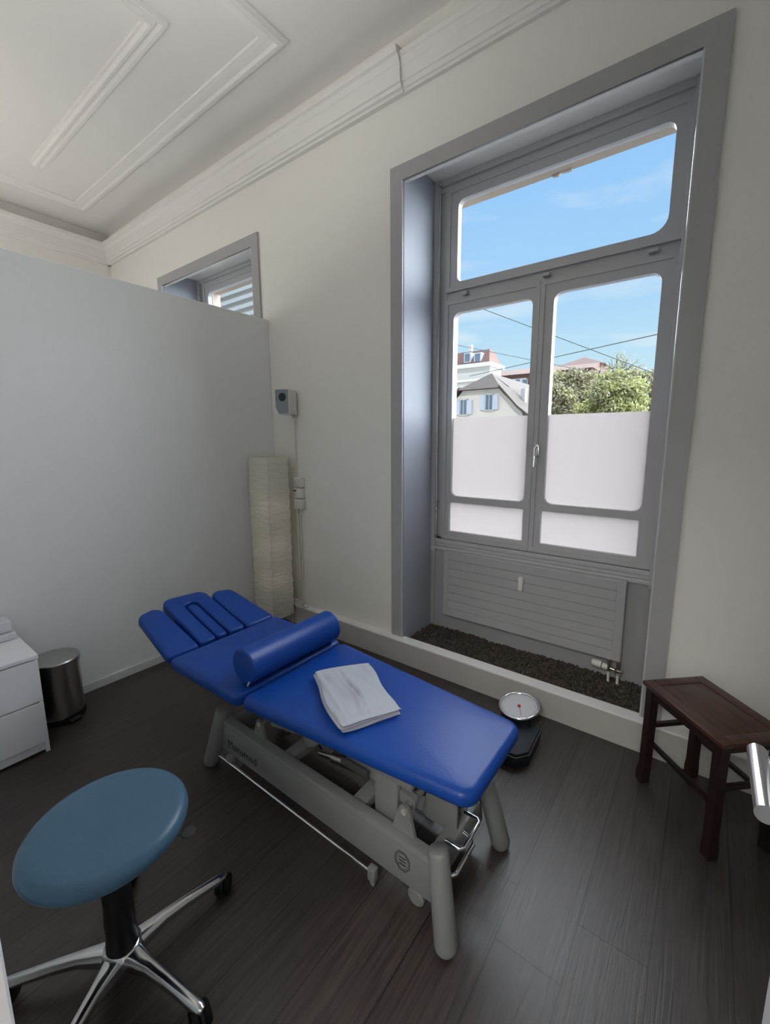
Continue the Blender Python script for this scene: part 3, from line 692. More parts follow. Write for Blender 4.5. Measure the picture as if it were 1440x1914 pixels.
# bolster
bx, by0, by1, br_ = 1.463, -1.335, -0.845, 0.0735
bm = B(); mtx = Matrix.Translation((bx, by0, ZT+0.002+br_)) @ Matrix.Rotation(-PI/2, 4, 'X'); Lb = by1-by0
lathe(bm, [(br_-0.010, 0.0), (br_-0.003, 0.0015), (br_, 0.005), (br_+0.0012, 0.008), (br_, 0.011), (br_, Lb-0.011), (br_+0.0012, Lb-0.008), (br_, Lb-0.005), (br_-0.003, Lb-0.0015), (br_-0.010, Lb)], n=48, mtx=mtx)
bo = obj('bolster_cushion', bm, m_blue, None, 50); rebase(bo, (bx, (by0+by1)/2, ZT+0.002)); bo.data.name = 'bolster_cushion'
tag(bo, 'dark blue round bolster cushion lying across the treatment table', 'bolster')
bm = B(); box(bm, -0.004, 0.004, -0.0008, 0.0008, -0.016, 0.012, 0, Matrix.Translation((1.502, -1.339, ZT+0.02)) @ Matrix.Rotation(0.6, 4, 'Y')); tg_ = obj('tag', bm, m_cloth, bo, 0); tg_.data.transform(Matrix.Translation(-bo.location)); tg_['label'] = 'small white tag'
# folded white sheet on the table
def folded_cloth(name, quad, z, th, layers, seed, m):
    """quad: corner points (counter-clockwise), soft stack of folded cloth with creases"""
    rnd = random.Random(seed); bm = B(); n = 40; q = [Vector((*p, 0)) for p in quad]
    def P(u, v):
        # pull the four corners in a little so that they are rounded
        a, b = 2*u-1, 2*v-1; k = 1-0.030*(abs(a)**6)*(abs(b)**6)
        u, v = (a*k+1)/2, (b*k+1)/2
        return (q[0]*(1-u)+q[1]*u)*(1-v)+(q[3]*(1-u)+q[2]*u)*v
    for L in range(layers):
        z0 = z+L*th; grid = []
        jx, jy = rnd.uniform(-0.004, 0.004), rnd.uniform(-0.004, 0.004)
        top = L == layers-1
        G = [[None]*(n+1) for _ in range(n+1)]; H = [[None]*(n+1) for _ in range(n+1)]
        for i in range(n+1):
            for j in range(n+1):
                u, v = i/n, j/n; p = P(u, v)
                ed = min(u, 1-u, v, 1-v); k = 1-math.exp(-ed*22)
                wob = 0.006*math.sin(v*7+seed)*(1 if u in (0, 1) else 0) + 0.005*math.sin(u*6+L)*(1 if v in (0, 1) else 0)
                zz = z0+th*0.45+th*0.55*k
                if top:
                    zz += 0.009*math.exp(-((u-0.40-0.05*math.sin(v*5))/0.035)**2)*math.sin(PI*min(1, v*1.2)) - 0.011*math.exp(-((u-0.46-0.05*math.sin(v*5))/0.028)**2)*math.sin(PI*v)
                    zz += 0.0040*math.sin(u*9+v*3+seed)*k + 0.0028*math.sin(v*13-u*7)*k + 0.0015*math.sin(u*25+v*11)*k
                    zz += 0.006*math.exp(-((u-0.10+0.10*(v-0.5))/0.03)**2)*k - 0.008*math.exp(-((v-0.05)/0.05)**2)
                G[i][j] = bm.verts.new((p.x+jx+wob, p.y+jy+wob*0.6, zz)); H[i][j] = bm.verts.new((p.x+jx+wob, p.y+jy+wob*0.6, z0+th*0.12*(1-k)))
        for i in range(n):
            for j in range(n):
                bm.faces.new((G[i][j], G[i+1][j], G[i+1][j+1], G[i][j+1])); bm.faces.new((H[i][j], H[i][j+1], H[i+1][j+1], H[i+1][j]))
        for i in range(n):
            bm.faces.new((G[i][0], H[i][0], H[i+1][0], G[i+1][0])); bm.faces.new((G[i][n], G[i+1][n], H[i+1][n], H[i][n]))
            bm.faces.new((G[0][i], G[0][i+1], H[0][i+1], H[0][i])); bm.faces.new((G[n][i], H[n][i], H[n][i+1], G[n][i+1]))
    return obj(name, bm, m, None, 60)
fc = folded_cloth('folded_sheet', [(1.986, -1.326), (2.090, -1.126), (1.790, -0.950), (1.652, -1.138)], ZT+0.003, 0.0115, 3, 2, m_cloth)
rebase(fc, (1.87, -1.13, ZT+0.002)); tag(fc, 'folded white cotton sheet lying on the middle of the blue table', 'sheet')

# ------------------------------------------------------------------ rolling stool
sx0, sy0, SZ = 1.693, -1.908, 0.505
ST = empty('rolling_stool', (sx0, sy0, 0))
def sp_(name, bm, m, smooth=35, parent=None): return obj(name, bm, m, parent or ST, smooth)
SR = 0.193
bm = B(); lathe(bm, [(SR-0.045, SZ-0.060), (SR-0.014, SZ-0.056), (SR-0.003, SZ-0.044), (SR, SZ-0.032), (SR-0.002, SZ-0.020), (SR-0.010, SZ-0.008), (SR-0.022, SZ-0.002), (SR-0.045, SZ+0.001), (SR*0.5, SZ+0.004), (0.01, SZ+0.005)], n=64); seat = sp_('seat', bm, m_lblue, 50)
bm = B(); lathe(bm, [(0.060, SZ-0.075), (0.120, SZ-0.070), (0.120, SZ-0.060)], n=32); sp_('seat_plate', bm, m_black, 30, seat)
bm = B(); lathe(bm, [(0.040, 0.080), (0.040, 0.10), (0.036, 0.16), (0.037, 0.19), (0.034, 0.24), (0.035, 0.27), (0.031, 0.32), (0.032, 0.35), (0.028, 0.40), (0.026, SZ-0.07)], n=24); sp_('column_sleeve', bm, m_black, 50)
bm = B(); tube(bm, [(0.02, 0.02, SZ-0.092), (0.09, 0.120, SZ-0.096), (0.108, 0.140, SZ-0.104)], 0.005, 8)
# paddle end of the height lever
a_ = Vector((1.377-sx0, -1.597-sy0, 0)); 
lathe(bm, [(0.018, -0.004), (0.020, 0), (0.018, 0.004)], (0.114, 0.152, SZ-0.106), 18); sp_('height_lever', bm, m_dgrey)
bm = B(); lathe(bm, [(0.035, 0.060), (0.050, 0.065), (0.052, 0.082), (0.046, 0.098), (0.036, 0.102)], n=32); hub = sp_('hub', bm, m_alu, 50)
for k in range(5):
    an = math.radians(86-72*k-1); d = Vector((math.cos(an), math.sin(an), 0)); w = Vector((-d.y, d.x, 0))
    bm = B(); rows = []
    for t, hw, zt_, zb_ in ((0.030, 0.030, 0.098, 0.058), (0.060, 0.024, 0.098, 0.062), (0.11, 0.0175, 0.096, 0.070), (0.17, 0.0155, 0.089, 0.066), (0.23, 0.0145, 0.079, 0.058), (0.275, 0.0145, 0.072, 0.052), (0.293, 0.0135, 0.069, 0.050), (0.303, 0.008, 0.065, 0.052)):
        c = d*t; ring = []
        for (a, b) in ((-1, zb_), (-1.05, zb_*0.5+zt_*0.5), (-0.85, zt_-0.004), (-0.5, zt_), (0.5, zt_), (0.85, zt_-0.004), (1.05, zb_*0.5+zt_*0.5), (1, zb_)):
            ring.append(bm.verts.new((c.x+w.x*hw*a, c.y+w.y*hw*a, b)))
        rows.append(ring)
    for a, b in zip(rows, rows[1:]):
        for i in range(8): bm.faces.new((a[i], a[(i+1) % 8], b[(i+1) % 8], b[i]))
    bm.faces.new(rows[0]); bm.faces.new(rows[-1]); arm = sp_('base_arm', bm, m_alu, 60)
    ca = an + (0.9, -0.4, 0.5, 1.2, 0.3)[k]; c = d*0.290
    for s in (-1, 1):
        bm = B(); off = Vector((-math.sin(ca), math.cos(ca), 0))*0.014*s
        lathe(bm, [(0.014, -0.010), (0.025, -0.009), (0.0285, -0.004), (0.0285, 0.004), (0.025, 0.009), (0.014, 0.010)], n=24, mtx=Matrix.Translation((c.x+off.x, c.y+off.y, 0.0295)) @ Matrix.Rotation(ca, 4, 'Z') @ Matrix.Rotation(PI/2, 4, 'X'))
        sp_('caster_wheel', bm, m_rubber, 40, arm)
    bm = B(); prism(bm, [(0.033*math.cos(PI*q/12)*1.0, 0.030+0.033*math.sin(PI*q/12)*0.95) for q in range(13)], -0.0035, 0.0035, 'y', Matrix.Translation((c.x, c.y, 0)) @ Matrix.Rotation(ca, 4, 'Z')); tube(bm, [(c.x, c.y, 0.045), (c.x, c.y, 0.062)], 0.006, 10); sp_('caster_hood', bm, m_black, 30, arm)
tag(ST, 'round light blue swivel stool on a polished five-arm base with black casters', 'stool')

# ------------------------------------------------------------------ chest of drawers
CH = empty('drawer_chest', (0.23, -1.96, 0))
CX1, CY0, CY1, CZ = 0.430, -2.185, -1.745, 0.503
bm = B(); box(bm, 0.02, CX1-0.018, CY0, CY1, 0.056, CZ-0.02); box(bm, 0.02, CX1-0.004, CY0-0.001, CY0+0.016, 0.0, CZ-0.02); box(bm, 0.02, CX1-0.004, CY1-0.016, CY1, 0.0, CZ-0.02)
box(bm, 0.02, CX1-0.012, CY0, CY1, 0.012, 0.056); oc('body', bm, m_white, CH, 0)
bm = B(); box(bm, 0.014, CX1+0.004, CY0-0.002, CY1+0.003, CZ-0.018, CZ, 0.002); oc('top_panel', bm, m_white, CH, 0)
for z0, z1 in ((0.058, 0.262), (0.270, 0.478)):
    bm = B(); box(bm, CX1-0.017, CX1, CY0+0.003, CY1-0.003, z0, z1, 0.0015); 
    oc('drawer_front', bm, m_white, CH, 0)
tag(CH, 'low white chest of two drawers standing against the partition', 'chest of drawers')
def folded_box(name, x0, x1, y0, y1, z0, z1, label):
    bm = B(); pad(bm, roundpoly([(x0, y0), (x1, y0), (x1, y1), (x0, y1)], 0.010, 4), z0, z1, 0.008, 0.003)
    box(bm, x0+0.004, x1+0.0006, y0+0.01, y1+0.0006, (z0+z1)/2-0.0006, (z0+z1)/2+0.0006)
    o = obj(name, bm, m_towel, None, 50); rebase(o, ((x0+x1)/2, (y0+y1)/2, z0)); tag(o, label, 'towel', 'white towels stacked on the chest'); return o
folded_box('folded_towel', 0.022, 0.140, -2.15, -1.752, CZ+0.001, CZ+0.036, 'lower folded white towel lying directly on the white chest')
folded_box('folded_towel', 0.022, 0.128, -2.15, -1.762, CZ+0.0405, CZ+0.098, 'upper thicker folded white towel on top of the stack on the chest')

# ------------------------------------------------------------------ pedal bin
BN = empty('pedal_bin', (0.142, -1.622, 0)); BR = 0.111; BZ = 0.345
bm = B(); lathe(bm, [(BR-0.012, 0.022), (BR-0.002, 0.030), (BR, BZ-0.035), (BR, BZ-0.03)], n=48); obj('body', bm, m_steel, BN, 40)
bm = B(); lathe(bm, [(BR+0.003, 0.0), (BR+0.003, 0.020), (BR-0.004, 0.034)], n=48); obj('base_ring', bm, m_black, BN, 40)
bm = B(); lathe(bm, [(BR+0.004, BZ-0.034), (BR+0.004, BZ-0.008), (BR, BZ-0.002), (BR*0.9, BZ+0.002), (BR*0.6, BZ+0.008), (0.01, BZ+0.011)], n=48); obj('lid', bm, m_steel_lid, BN, 30)
bm = B(); mt_ = Matrix.Rotation(0.25, 4, 'Z'); box(bm, BR-0.01, BR+0.030, -0.028, 0.028, 0.012, 0.020, 0.003, mt_); obj('pedal', bm, m_dgrey, BN, 30)
bm = B(); box(bm, BR-0.004, BR+0.004, -0.038, 0.038, 0.004, 0.034, 0.003, mt_); obj('pedal_guard', bm, m_black, BN, 30)
tag(BN, 'brushed steel round pedal bin between the white chest and the partition', 'bin')

# ------------------------------------------------------------------ paper floor lamp
LX0, LX1, LY0, LY1 = 0.045, 0.272, -0.285, -0.085
LP = empty('floor_lamp', ((LX0+LX1)/2, (LY0+LY1)/2, 0))
bm = B(); nz_ = 60
for zi in range(nz_+1):
    z = 0.10+(1.375-0.10)*zi/nz_
    s = 1+0.006*math.sin(z*9)+0.004*math.sin(z*23)
    ring = []
    for (u, v) in [(-1, -1), (-0.5, -1.015), (0, -1.02), (0.5, -1.015), (1, -1), (1.02, -0.5), (1.02, 0), (1.02, 0.5), (1, 1), (0, 1.01), (-1, 1), (-1.01, 0)]:
        q = 0.0022*math.sin(z*70+u*5+v*7)+0.0016*math.sin(z*131+u*9)
        ring.append(bm.verts.new(((LX1-LX0)/2*u*s+q, (LY1-LY0)/2*v*s+q, z)))
    if zi:
        for k in range(12): bm.faces.new((prev[k], prev[(k+1) % 12], ring[(k+1) % 12], ring[k]))
    prev = ring
obj('lamp_shade', bm, m_paper, LP, 40)
bm = B()
for sx_ in (-1, 1):
    for sy__ in (-1, 1):
        tube(bm, [(sx_*0.105, sy__*0.092, 0.0), (sx_*0.105, sy__*0.092, 1.37)], 0.0025, 6)
for z in (0.10, 1.372): tube(bm, [(-0.105, -0.092, z), (0.105, -0.092, z), (0.105, 0.092, z), (-0.105, 0.092, z), (-0.105, -0.092, z)], 0.0025, 6)
obj('wire_frame', bm, m_cable, LP, 40)
bm = B(); box(bm, -0.06, 0.06, -0.06, 0.06, 0.0, 0.008, 0.003); tube(bm, [(0, 0, 0), (0, 0, 0.5)], 0.008, 10); obj('base', bm, m_dgrey, LP, 30)
bm = B(); lathe(bm, [(0.014, 0.5), (0.018, 0.53), (0.03, 0.57), (0.02, 0.60), (0.005, 0.61)], n=16); obj('bulb', bm, m_plastic, LP, 50)
for z in (0.42, 0.70, 1.0):  # weak fill lights added inside the shade to brighten the paper
    ll = bpy.data.lights.new('shade_fill_light', 'POINT'); ll.energy = 0.07; ll.shadow_soft_size = 0.04; ll.color = (1, 0.92, 0.80)
    lo = bpy.data.objects.new('shade_fill_light', ll); COL.objects.link(lo); lo.location = ((LX0+LX1)/2+0.04, (LY0+LY1)/2-0.02, z)
tag(LP, 'tall square floor lamp with cream crinkled paper shade in the corner', 'lamp')

# ------------------------------------------------------------------ wall speaker, conduits, sockets, cords
SPK = empty('wall_speaker', (0.285, -0.092, 1.782)); R_ = Matrix.Rotation(math.radians(20), 4, 'Z')
bm = B(); W_, D_ = 0.058, 0.055
pro = [(-W_, 0.088), (W_*0.92, 0.092), (W_, -0.086), (-W_*0.42, -0.086), (-W_, -0.03)]
prism(bm, roundpoly([(-W_, -0.035), (-W_*0.55, -0.090), (W_, -0.090), (W_, 0.095), (-W_, 0.095)], 0.008, 3), -D_, D_, 'y', R_); obj('cabinet', bm, m_plastic, SPK, 30)
bm = B(); prism(bm, roundpoly([(-W_+0.004, -0.032), (-W_*0.52, -0.086), (W_-0.005, -0.086), (W_-0.005, 0.090), (-W_+0.004, 0.090)], 0.008, 3), -D_-0.003, -D_+0.001, 'y', R_); gr = obj('grille', bm, m_grille, SPK, 30)
bm = B(); tube(bm, [R_ @ Vector((0.005, -D_-0.004, 0.035)), R_ @ Vector((0.005, -D_-0.0055, 0.035))], 0.030, 24); obj('driver', bm, m_mark, gr, 30)
bm = B(); tube(bm, [(0.0, 0.05, -0.02), (0.0, 0.092, -0.02)], 0.012, 10); obj('wall_mount', bm, m_plastic, SPK, 40)
bm = B(); tube(bm, [(0.02, 0.03, -0.088), (0.025, 0.035, -0.115), (0.0, 0.075, -0.10), (-0.005, 0.082, -0.06)], 0.0035, 8); obj('speaker_cable', bm, m_cable, SPK, 40)
tag(SPK, 'small grey and white loudspeaker mounted high on the window wall', 'speaker')
def wallthing(name, bm, m, base, label, cat, group=None):
    o = obj(name, bm, m, None, 30); rebase(o, base); tag(o, label, cat, group); return o
bm = B(); box(bm, 0.270, 0.283, -0.012, 0, 1.215, 1.74, 0.002); box(bm, 0.268, 0.2875, -0.015, 0, 1.588, 1.598, 0.001)
wallthing('cable_duct', bm, m_cable, (0.277, 0, 1.215), 'thin cream cable duct running from the speaker down to the sockets', 'cable duct', 'cable ducts on the window wall')
bm = B(); box(bm, 0.268, 0.287, -0.018, 0, 0.172, 0.975, 0.002); box(bm, 0.266, 0.289, -0.020, 0, 0.925, 0.935, 0.001)
wallthing('cable_duct', bm, m_cable, (0.277, 0, 0.2), 'wider cream cable duct running from the sockets down to the step', 'cable duct', 'cable ducts on the window wall')
bm = B(); tube(bm, [(0.306, -0.020, 0.985), (0.308, -0.010, 0.93), (0.306, -0.008, 0.6), (0.309, -0.008, 0.30), (0.300, -0.02, 0.20), (0.31, -0.04, 0.17)], 0.004, 8)
wallthing('power_cord', bm, m_cable, (0.306, -0.01, 0.17), 'cream cord hanging straight beside the lower cable duct', 'cord')
OT = empty('wall_outlet', (0.318, 0, 1.09))
for i, (z0, z1) in enumerate(((-0.125, -0.046), (-0.041, 0.040), (0.045, 0.120))):
    bm = B(); box(bm, -0.045, 0.045, -0.045, 0, z0, z1, 0.006); q = obj('socket_box', bm, m_plastic, OT, 30)
    if i == 1:
        bm = B(); box(bm, -0.046, -0.010, -0.0475, -0.044, 0.012, 0.026, 0.001); o = obj('switch', bm, m_dgrey, q, 30)
    if i == 2:
        bm = B(); tube(bm, [(-0.012, -0.044, 0.085), (-0.012, -0.054, 0.085)], 0.017, 18); tube(bm, [(0.018, -0.044, 0.098), (0.018, -0.054, 0.098)], 0.008, 12); obj('socket_plug', bm, m_plastic, q, 40)
tag(OT, 'white stacked wall outlet unit beside the paper lamp', 'outlet')
# tangled cords where the duct ends
bm = B(); rnd = random.Random(11)
for k in range(5):
    p = Vector((0.285, -0.035, 0.19)); pts = [p.copy()]
    for i in range(22):
        a = i*0.9+k*1.3
        pts.append(Vector((0.315+0.055*math.cos(a)*rnd.uniform(0.5, 1)+0.004*i*(k == 2), -0.045-abs(0.030*math.sin(a*1.3+k)), 0.190+0.028*math.sin(a*0.8+k*2))))
    tube(bm, pts, 0.0042, 6)
co_ = obj('cord_bundle', bm, m_plastic, None, 60); rebase(co_, (0.31, -0.045, 0.165)); tag(co_, 'tangled bundle of white and grey cords on the step behind the lamp', 'cords')

# ------------------------------------------------------------------ bathroom scale
SC = empty('bathroom_scale', (2.25, -0.39, 0)); 
Ms = Matrix.Rotation(math.radians(3), 4, 'Z')
def sc(name, bm, m, smooth=30, parent=None):
    return obj(name, bm, m, parent or SC, smooth)
bw, y0s, y1s, ch_ = 0.105, -0.140, 0.135, 0.048
octo = [(-bw+ch_, y0s), (bw-ch_, y0s), (bw, y0s+ch_*1.1), (bw, y1s-0.02), (bw-0.02, y1s), (-bw+0.02, y1s), (-bw, y1s-0.02), (-bw, y0s+ch_*1.1)]
bm = B(); prism(bm, octo, 0.004, 0.058, 'z', Ms); bmesh.ops.bevel(bm, geom=bm.edges[:], offset=0.004, segments=2, profile=0.5, affect='EDGES'); body = sc('body', bm, m_navy)
bm = B(); prism(bm, [(x*0.96, y*0.96) for x, y in octo], 0.062, 0.074, 'z', Ms); bmesh.ops.bevel(bm, geom=bm.edges[:], offset=0.003, segments=2, profile=0.5, affect='EDGES'); sc('platform', bm, m_mat)
bm = B(); tube(bm, [Ms @ Vector((x*1.0, y*1.0, 0.0605)) for x, y in octo+octo[:1]], 0.0016, 6); sc('platform_rim', bm, m_steel)
for sx_ in (-1, 1):
    for sy__ in (-1, 1):
        bm = B(); lathe(bm, [(0.012, 0), (0.012, 0.006)], (sx_*0.07, sy__*0.095, 0), 12); sc('foot', bm, m_rubber)
Md = Matrix.Translation((-0.030, 0.160, 0.120)) @ Matrix.Rotation(math.radians(-3), 4, 'Y') @ Matrix.Rotation(math.radians(8), 4, 'X')
DR = 0.098
bm = B(); lathe(bm, [(DR*0.75, -0.05), (DR*0.98, -0.03), (DR*0.99, -0.002)], n=48, mtx=Md); dh = sc('dial_housing', bm, m_navy, 40)
bm = B(); box(bm, -0.07, 0.05, 0.08, 0.15, 0.012, 0.085, 0.01); sc('dial_neck', bm, m_navy, 40)
bm = B(); lathe(bm, [(DR*0.97, -0.004), (DR*0.97, 0.001)], n=48, mtx=Md); df = sc('dial_face', bm, m_dial, 30)
bm = B(); ringp = [Md @ Vector((DR*math.cos(2*PI*k/48), DR*math.sin(2*PI*k/48), 0.004)) for k in range(49)]; tube(bm, ringp, 0.0075, 10, False); sc('chrome_ring', bm, m_chrome, 60)
bm = B()
for k in range(60):
    a = 2*PI*k/60; r1 = DR*0.88; r0_ = DR*(0.76 if k % 5 == 0 else 0.82)
    box(bm, r0_, r1, -0.0005, 0.0005, 0.0012, 0.0016, 0, Md @ Matrix.Rotation(a, 4, 'Z'))
sc('dial_marks', bm, m_mark, 0, df)
bm = B(); lathe(bm, [(0.0085, 0.001), (0.0085, 0.006), (0.003, 0.008)], n=16, mtx=Md); box(bm, -0.0012, 0.0012, -0.07, 0.0, 0.002, 0.003, 0, Md @ Matrix.Rotation(0.5, 4, 'Z')); sc('needle', bm, m_red, 30, df)
tag(SC, 'black bathroom scale with round chrome-rimmed dial beside the foot of the table', 'scale')

# ------------------------------------------------------------------ dark wooden bench
P0 = Vector((2.764, -0.249, 0)); U = Vector((0.274, -0.295, 0)); V_ = Vector((0.204, 0.200, 0))
ang = math.atan2(U.y, U.x); LU = U.length; LV = V_.length; BH = 0.47
WB = empty('wooden_bench', P0+U/2+V_/2); WB.rotation_euler = (0, 0, ang)
hu, hv = LU/2, LV/2
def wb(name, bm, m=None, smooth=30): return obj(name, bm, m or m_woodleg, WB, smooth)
bm = B(); box(bm, -hu+0.002, hu-0.002, -hv+0.002, hv-0.002, BH-0.017, BH-0.0025, 0.003)
bw_ = 0.045
box(bm, -hu, hu, -hv, -hv+bw_, BH-0.018, BH, 0.003); box(bm, -hu, hu, hv-bw_, hv, BH-0.018, BH, 0.003); box(bm, -hu, -hu+bw_, -hv+bw_, hv-bw_, BH-0.018, BH, 0.002); box(bm, hu-bw_, hu, -hv+bw_, hv-bw_, BH-0.018, BH, 0.002)
box(bm, -hu+bw_+0.002, hu-bw_-0.002, -hv+bw_+0.002, hv-bw_-0.002, BH-0.012, BH-0.0015, 0.001)
wb('seat', bm, m_wood)
lx, ly, lw = hu-0.030, hv-0.028, 0.017
for s in (-1, 1):
    for t_ in (-1, 1):
        bm = B(); x, y = s*lx, t_*ly
        sx2, sy2 = x+s*0.006, y+t_*0.004
        vs = []
        for (cx_, cy__, z, w) in ((x, y, BH-0.018, lw*1.05), (x, y, 0.30, lw), (x+s*0.002, y+t_*0.001, 0.08, lw*1.0), (sx2, sy2, 0.045, lw*1.12), (sx2, sy2, 0.001, lw*1.12)):
            vs.append([bm.verts.new((cx_+a*w, cy__+b*w, z)) for a, b in ((-1, -1), (1, -1), (1, 1), (-1, 1))])
        for a, b in zip(vs, vs[1:]):
            for k in range(4): bm.faces.new((a[k], a[(k+1) % 4], b[(k+1) % 4], b[k]))
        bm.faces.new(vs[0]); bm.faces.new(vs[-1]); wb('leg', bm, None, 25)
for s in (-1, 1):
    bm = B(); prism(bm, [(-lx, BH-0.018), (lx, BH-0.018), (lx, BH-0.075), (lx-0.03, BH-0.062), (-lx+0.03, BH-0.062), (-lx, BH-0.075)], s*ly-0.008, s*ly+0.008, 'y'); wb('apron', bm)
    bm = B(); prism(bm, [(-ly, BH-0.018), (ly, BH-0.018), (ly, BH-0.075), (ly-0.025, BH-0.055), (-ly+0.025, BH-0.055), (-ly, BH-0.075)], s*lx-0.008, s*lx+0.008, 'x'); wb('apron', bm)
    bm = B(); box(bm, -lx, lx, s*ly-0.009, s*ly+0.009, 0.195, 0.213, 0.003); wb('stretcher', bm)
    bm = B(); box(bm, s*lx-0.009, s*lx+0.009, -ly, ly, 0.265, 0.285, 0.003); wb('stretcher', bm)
tag(WB, 'small dark reddish-brown wooden bench standing at the right of the window', 'bench')

# ------------------------------------------------------------------ outdoors
bm = B(); box(bm, -90, 60, 0.8, 140, -6.2, -6.0); struct(obj('ground', bm, m_street, smooth=0))
def at(px, py, Y):
    r = fwd + rgt*((px-PPX)/FPX) - upv*((py-PPY)/FPX); t = (Y-CAMY)/r.y
    return Vector((CAMX, CAMY, CAMZ)) + r*t
def bld(root, name, bm, m, parent=None, smooth=0):
    o = obj(name, bm, m, parent or root, smooth); o.data.transform(Matrix.Translation(-root.location)); return o
# nearer gabled house
HA = empty('gabled_house', (-10.2, 28, -6))
Ya = 25.0
apx, eaz = -9.95, 4.78
bm = B(); prism(bm, [(-13.8, -6), (-6.8, -6), (-6.8, 2.4), (-7.1, 3.35), (-8.4, 4.55), (-8.75, 4.95), (-11.3, 4.95), (-13.0, 3.2), (-13.8, 2.4)], Ya, Ya+9, 'y'); bld(HA, 'wall', bm, m_cream)
bm = B()   # right slope (bell-cast), left slope, half-hip
R1 = [(-10.0, 6.0), (-8.6, 4.95), (-7.3, 3.55), (-6.2, 2.7)]
for pts, sgn in ((R1, 1), ([(-10.0, 6.0), (-11.5, 4.95), (-13.0, 3.4), (-14.2, 2.6)], -1)):
    for (xa, za), (xb, zb) in zip(pts, pts[1:]):
        prism(bm, [(xa, za), (xb, zb), (xb, zb+0.16), (xa, za+0.16)], Ya-0.35 if za < 5.5 else Ya+1.6, Ya+9.3, 'y')
vs = [bm.verts.new(p) for p in ((-11.65, Ya-0.4, 4.90), (-8.45, Ya-0.4, 4.90), (-10.0, Ya+1.7, 6.18), (-8.3, Ya+1.7, 4.8), (-11.8, Ya+1.7, 4.8))]
bm.faces.new((vs[0], vs[1], vs[2])); bm.faces.new((vs[1], vs[3], vs[2])); bm.faces.new((vs[0], vs[2], vs[4])); bm.faces.new((vs[0], vs[4], vs[3], vs[1]))
bld(HA, 'roof', bm, m_roofb)
for (cx_, zc) in ((-11.25, 3.78), (-9.35, 4.02)):
    bm = B(); box(bm, cx_-0.24, cx_+0.24, Ya-0.05, Ya+0.1, zc-0.48, zc+0.48); f = bld(HA, 'window', bm, m_pane)
    bm = B(); box(bm, cx_-0.29, cx_-0.24, Ya-0.08, Ya+0.02, zc-0.52, zc+0.52); box(bm, cx_+0.24, cx_+0.29, Ya-0.08, Ya+0.02, zc-0.52, zc+0.52); box(bm, cx_-0.29, cx_+0.29, Ya-0.08, Ya+0.02, zc+0.48, zc+0.54); box(bm, cx_-0.02, cx_+0.02, Ya-0.08, Ya-0.02, zc-0.48, zc+0.48); box(bm, cx_-0.35, cx_+0.35, Ya-0.12, Ya+0.02, zc-0.56, zc-0.50)
    bld(HA, 'window_surround', bm, m_wwall, f)
    for s in (-1, 1):
        bm = B(); box(bm, cx_+s*0.47-0.17, cx_+s*0.47+0.17, Ya-0.10, Ya-0.03, zc-0.50, zc+0.46); bld(HA, 'shutter', bm, m_shut, f)
bm = B(); box(bm, -7.95, -7.65, Ya+2, Ya+2.4, 3.6, 5.0); bld(HA, 'chimney', bm, m_wwall)
tag(HA, 'cream gabled house with half-hipped brown roof seen through the left casement', 'house')
# white house with red mansard behind
def houseB():
    Y = 42.0; H = empty('mansard_house', (at(890, 700, Y).x, Y+4, -6))
    a = at(840, 690, Y); b = at(916, 690, Y); zt_ = at(862, 686, Y).z; zr = at(862, 655, Y).z
    bm = B(); box(bm, a.x-6, b.x, Y, Y+3, -6, zt_); bld(H, 'wall', bm, m_wwall)
    bm = B(); box(bm, a.x-6.3, b.x+0.35, Y-0.5, Y+3.3, zt_-0.25, zt_+0.15); box(bm, a.x-6.2, b.x+0.25, Y-0.3, Y+3.2, zt_-1.7, zt_-1.45); bld(H, 'eaves', bm, m_plastic)
    bm = B(); x0, x1 = a.x-6, b.x; rx = at(907, 655, Y).x
    v = [bm.verts.new(p) for p in ((x0, Y-0.2, zt_+0.15), (x1, Y-0.2, zt_+0.15), (x1, Y+3.2, zt_+0.15), (x0, Y+3.2, zt_+0.15), (x0, Y+1.2, zr), (rx, Y+1.2, zr), (rx, Y+2.2, zr), (x0, Y+2.2, zr))]
    for f in ((0, 1, 5, 4), (1, 2, 6, 5), (2, 3, 7, 6), (3, 0, 4, 7), (4, 5, 6, 7), (0, 3, 2, 1)): bm.faces.new([v[i] for i in f])
    bld(H, 'roof', bm, m_roofr)
    for px in (874, 893):
        c = at(px, 668, Y); bm = B(); box(bm, c.x-0.42, c.x+0.42, Y+0.0, Y+1.5, c.z-0.55, c.z+0.50); d = bld(H, 'dormer', bm, m_shut)
        bm = B(); box(bm, c.x-0.30, c.x+0.30, Y-0.05, Y+0.05, c.z-0.45, c.z+0.38); bld(H, 'pane', bm, m_pane, d)
    c = at(868, 651, Y); bm = B(); box(bm, c.x-0.2, c.x+0.2, Y+1.4, Y+1.8, zr-0.3, zr+0.8); bld(H, 'chimney', bm, m_wwall)
    tag(H, 'tall white house with steep red mansard roof and two dormers behind the gabled house', 'house')
houseB()
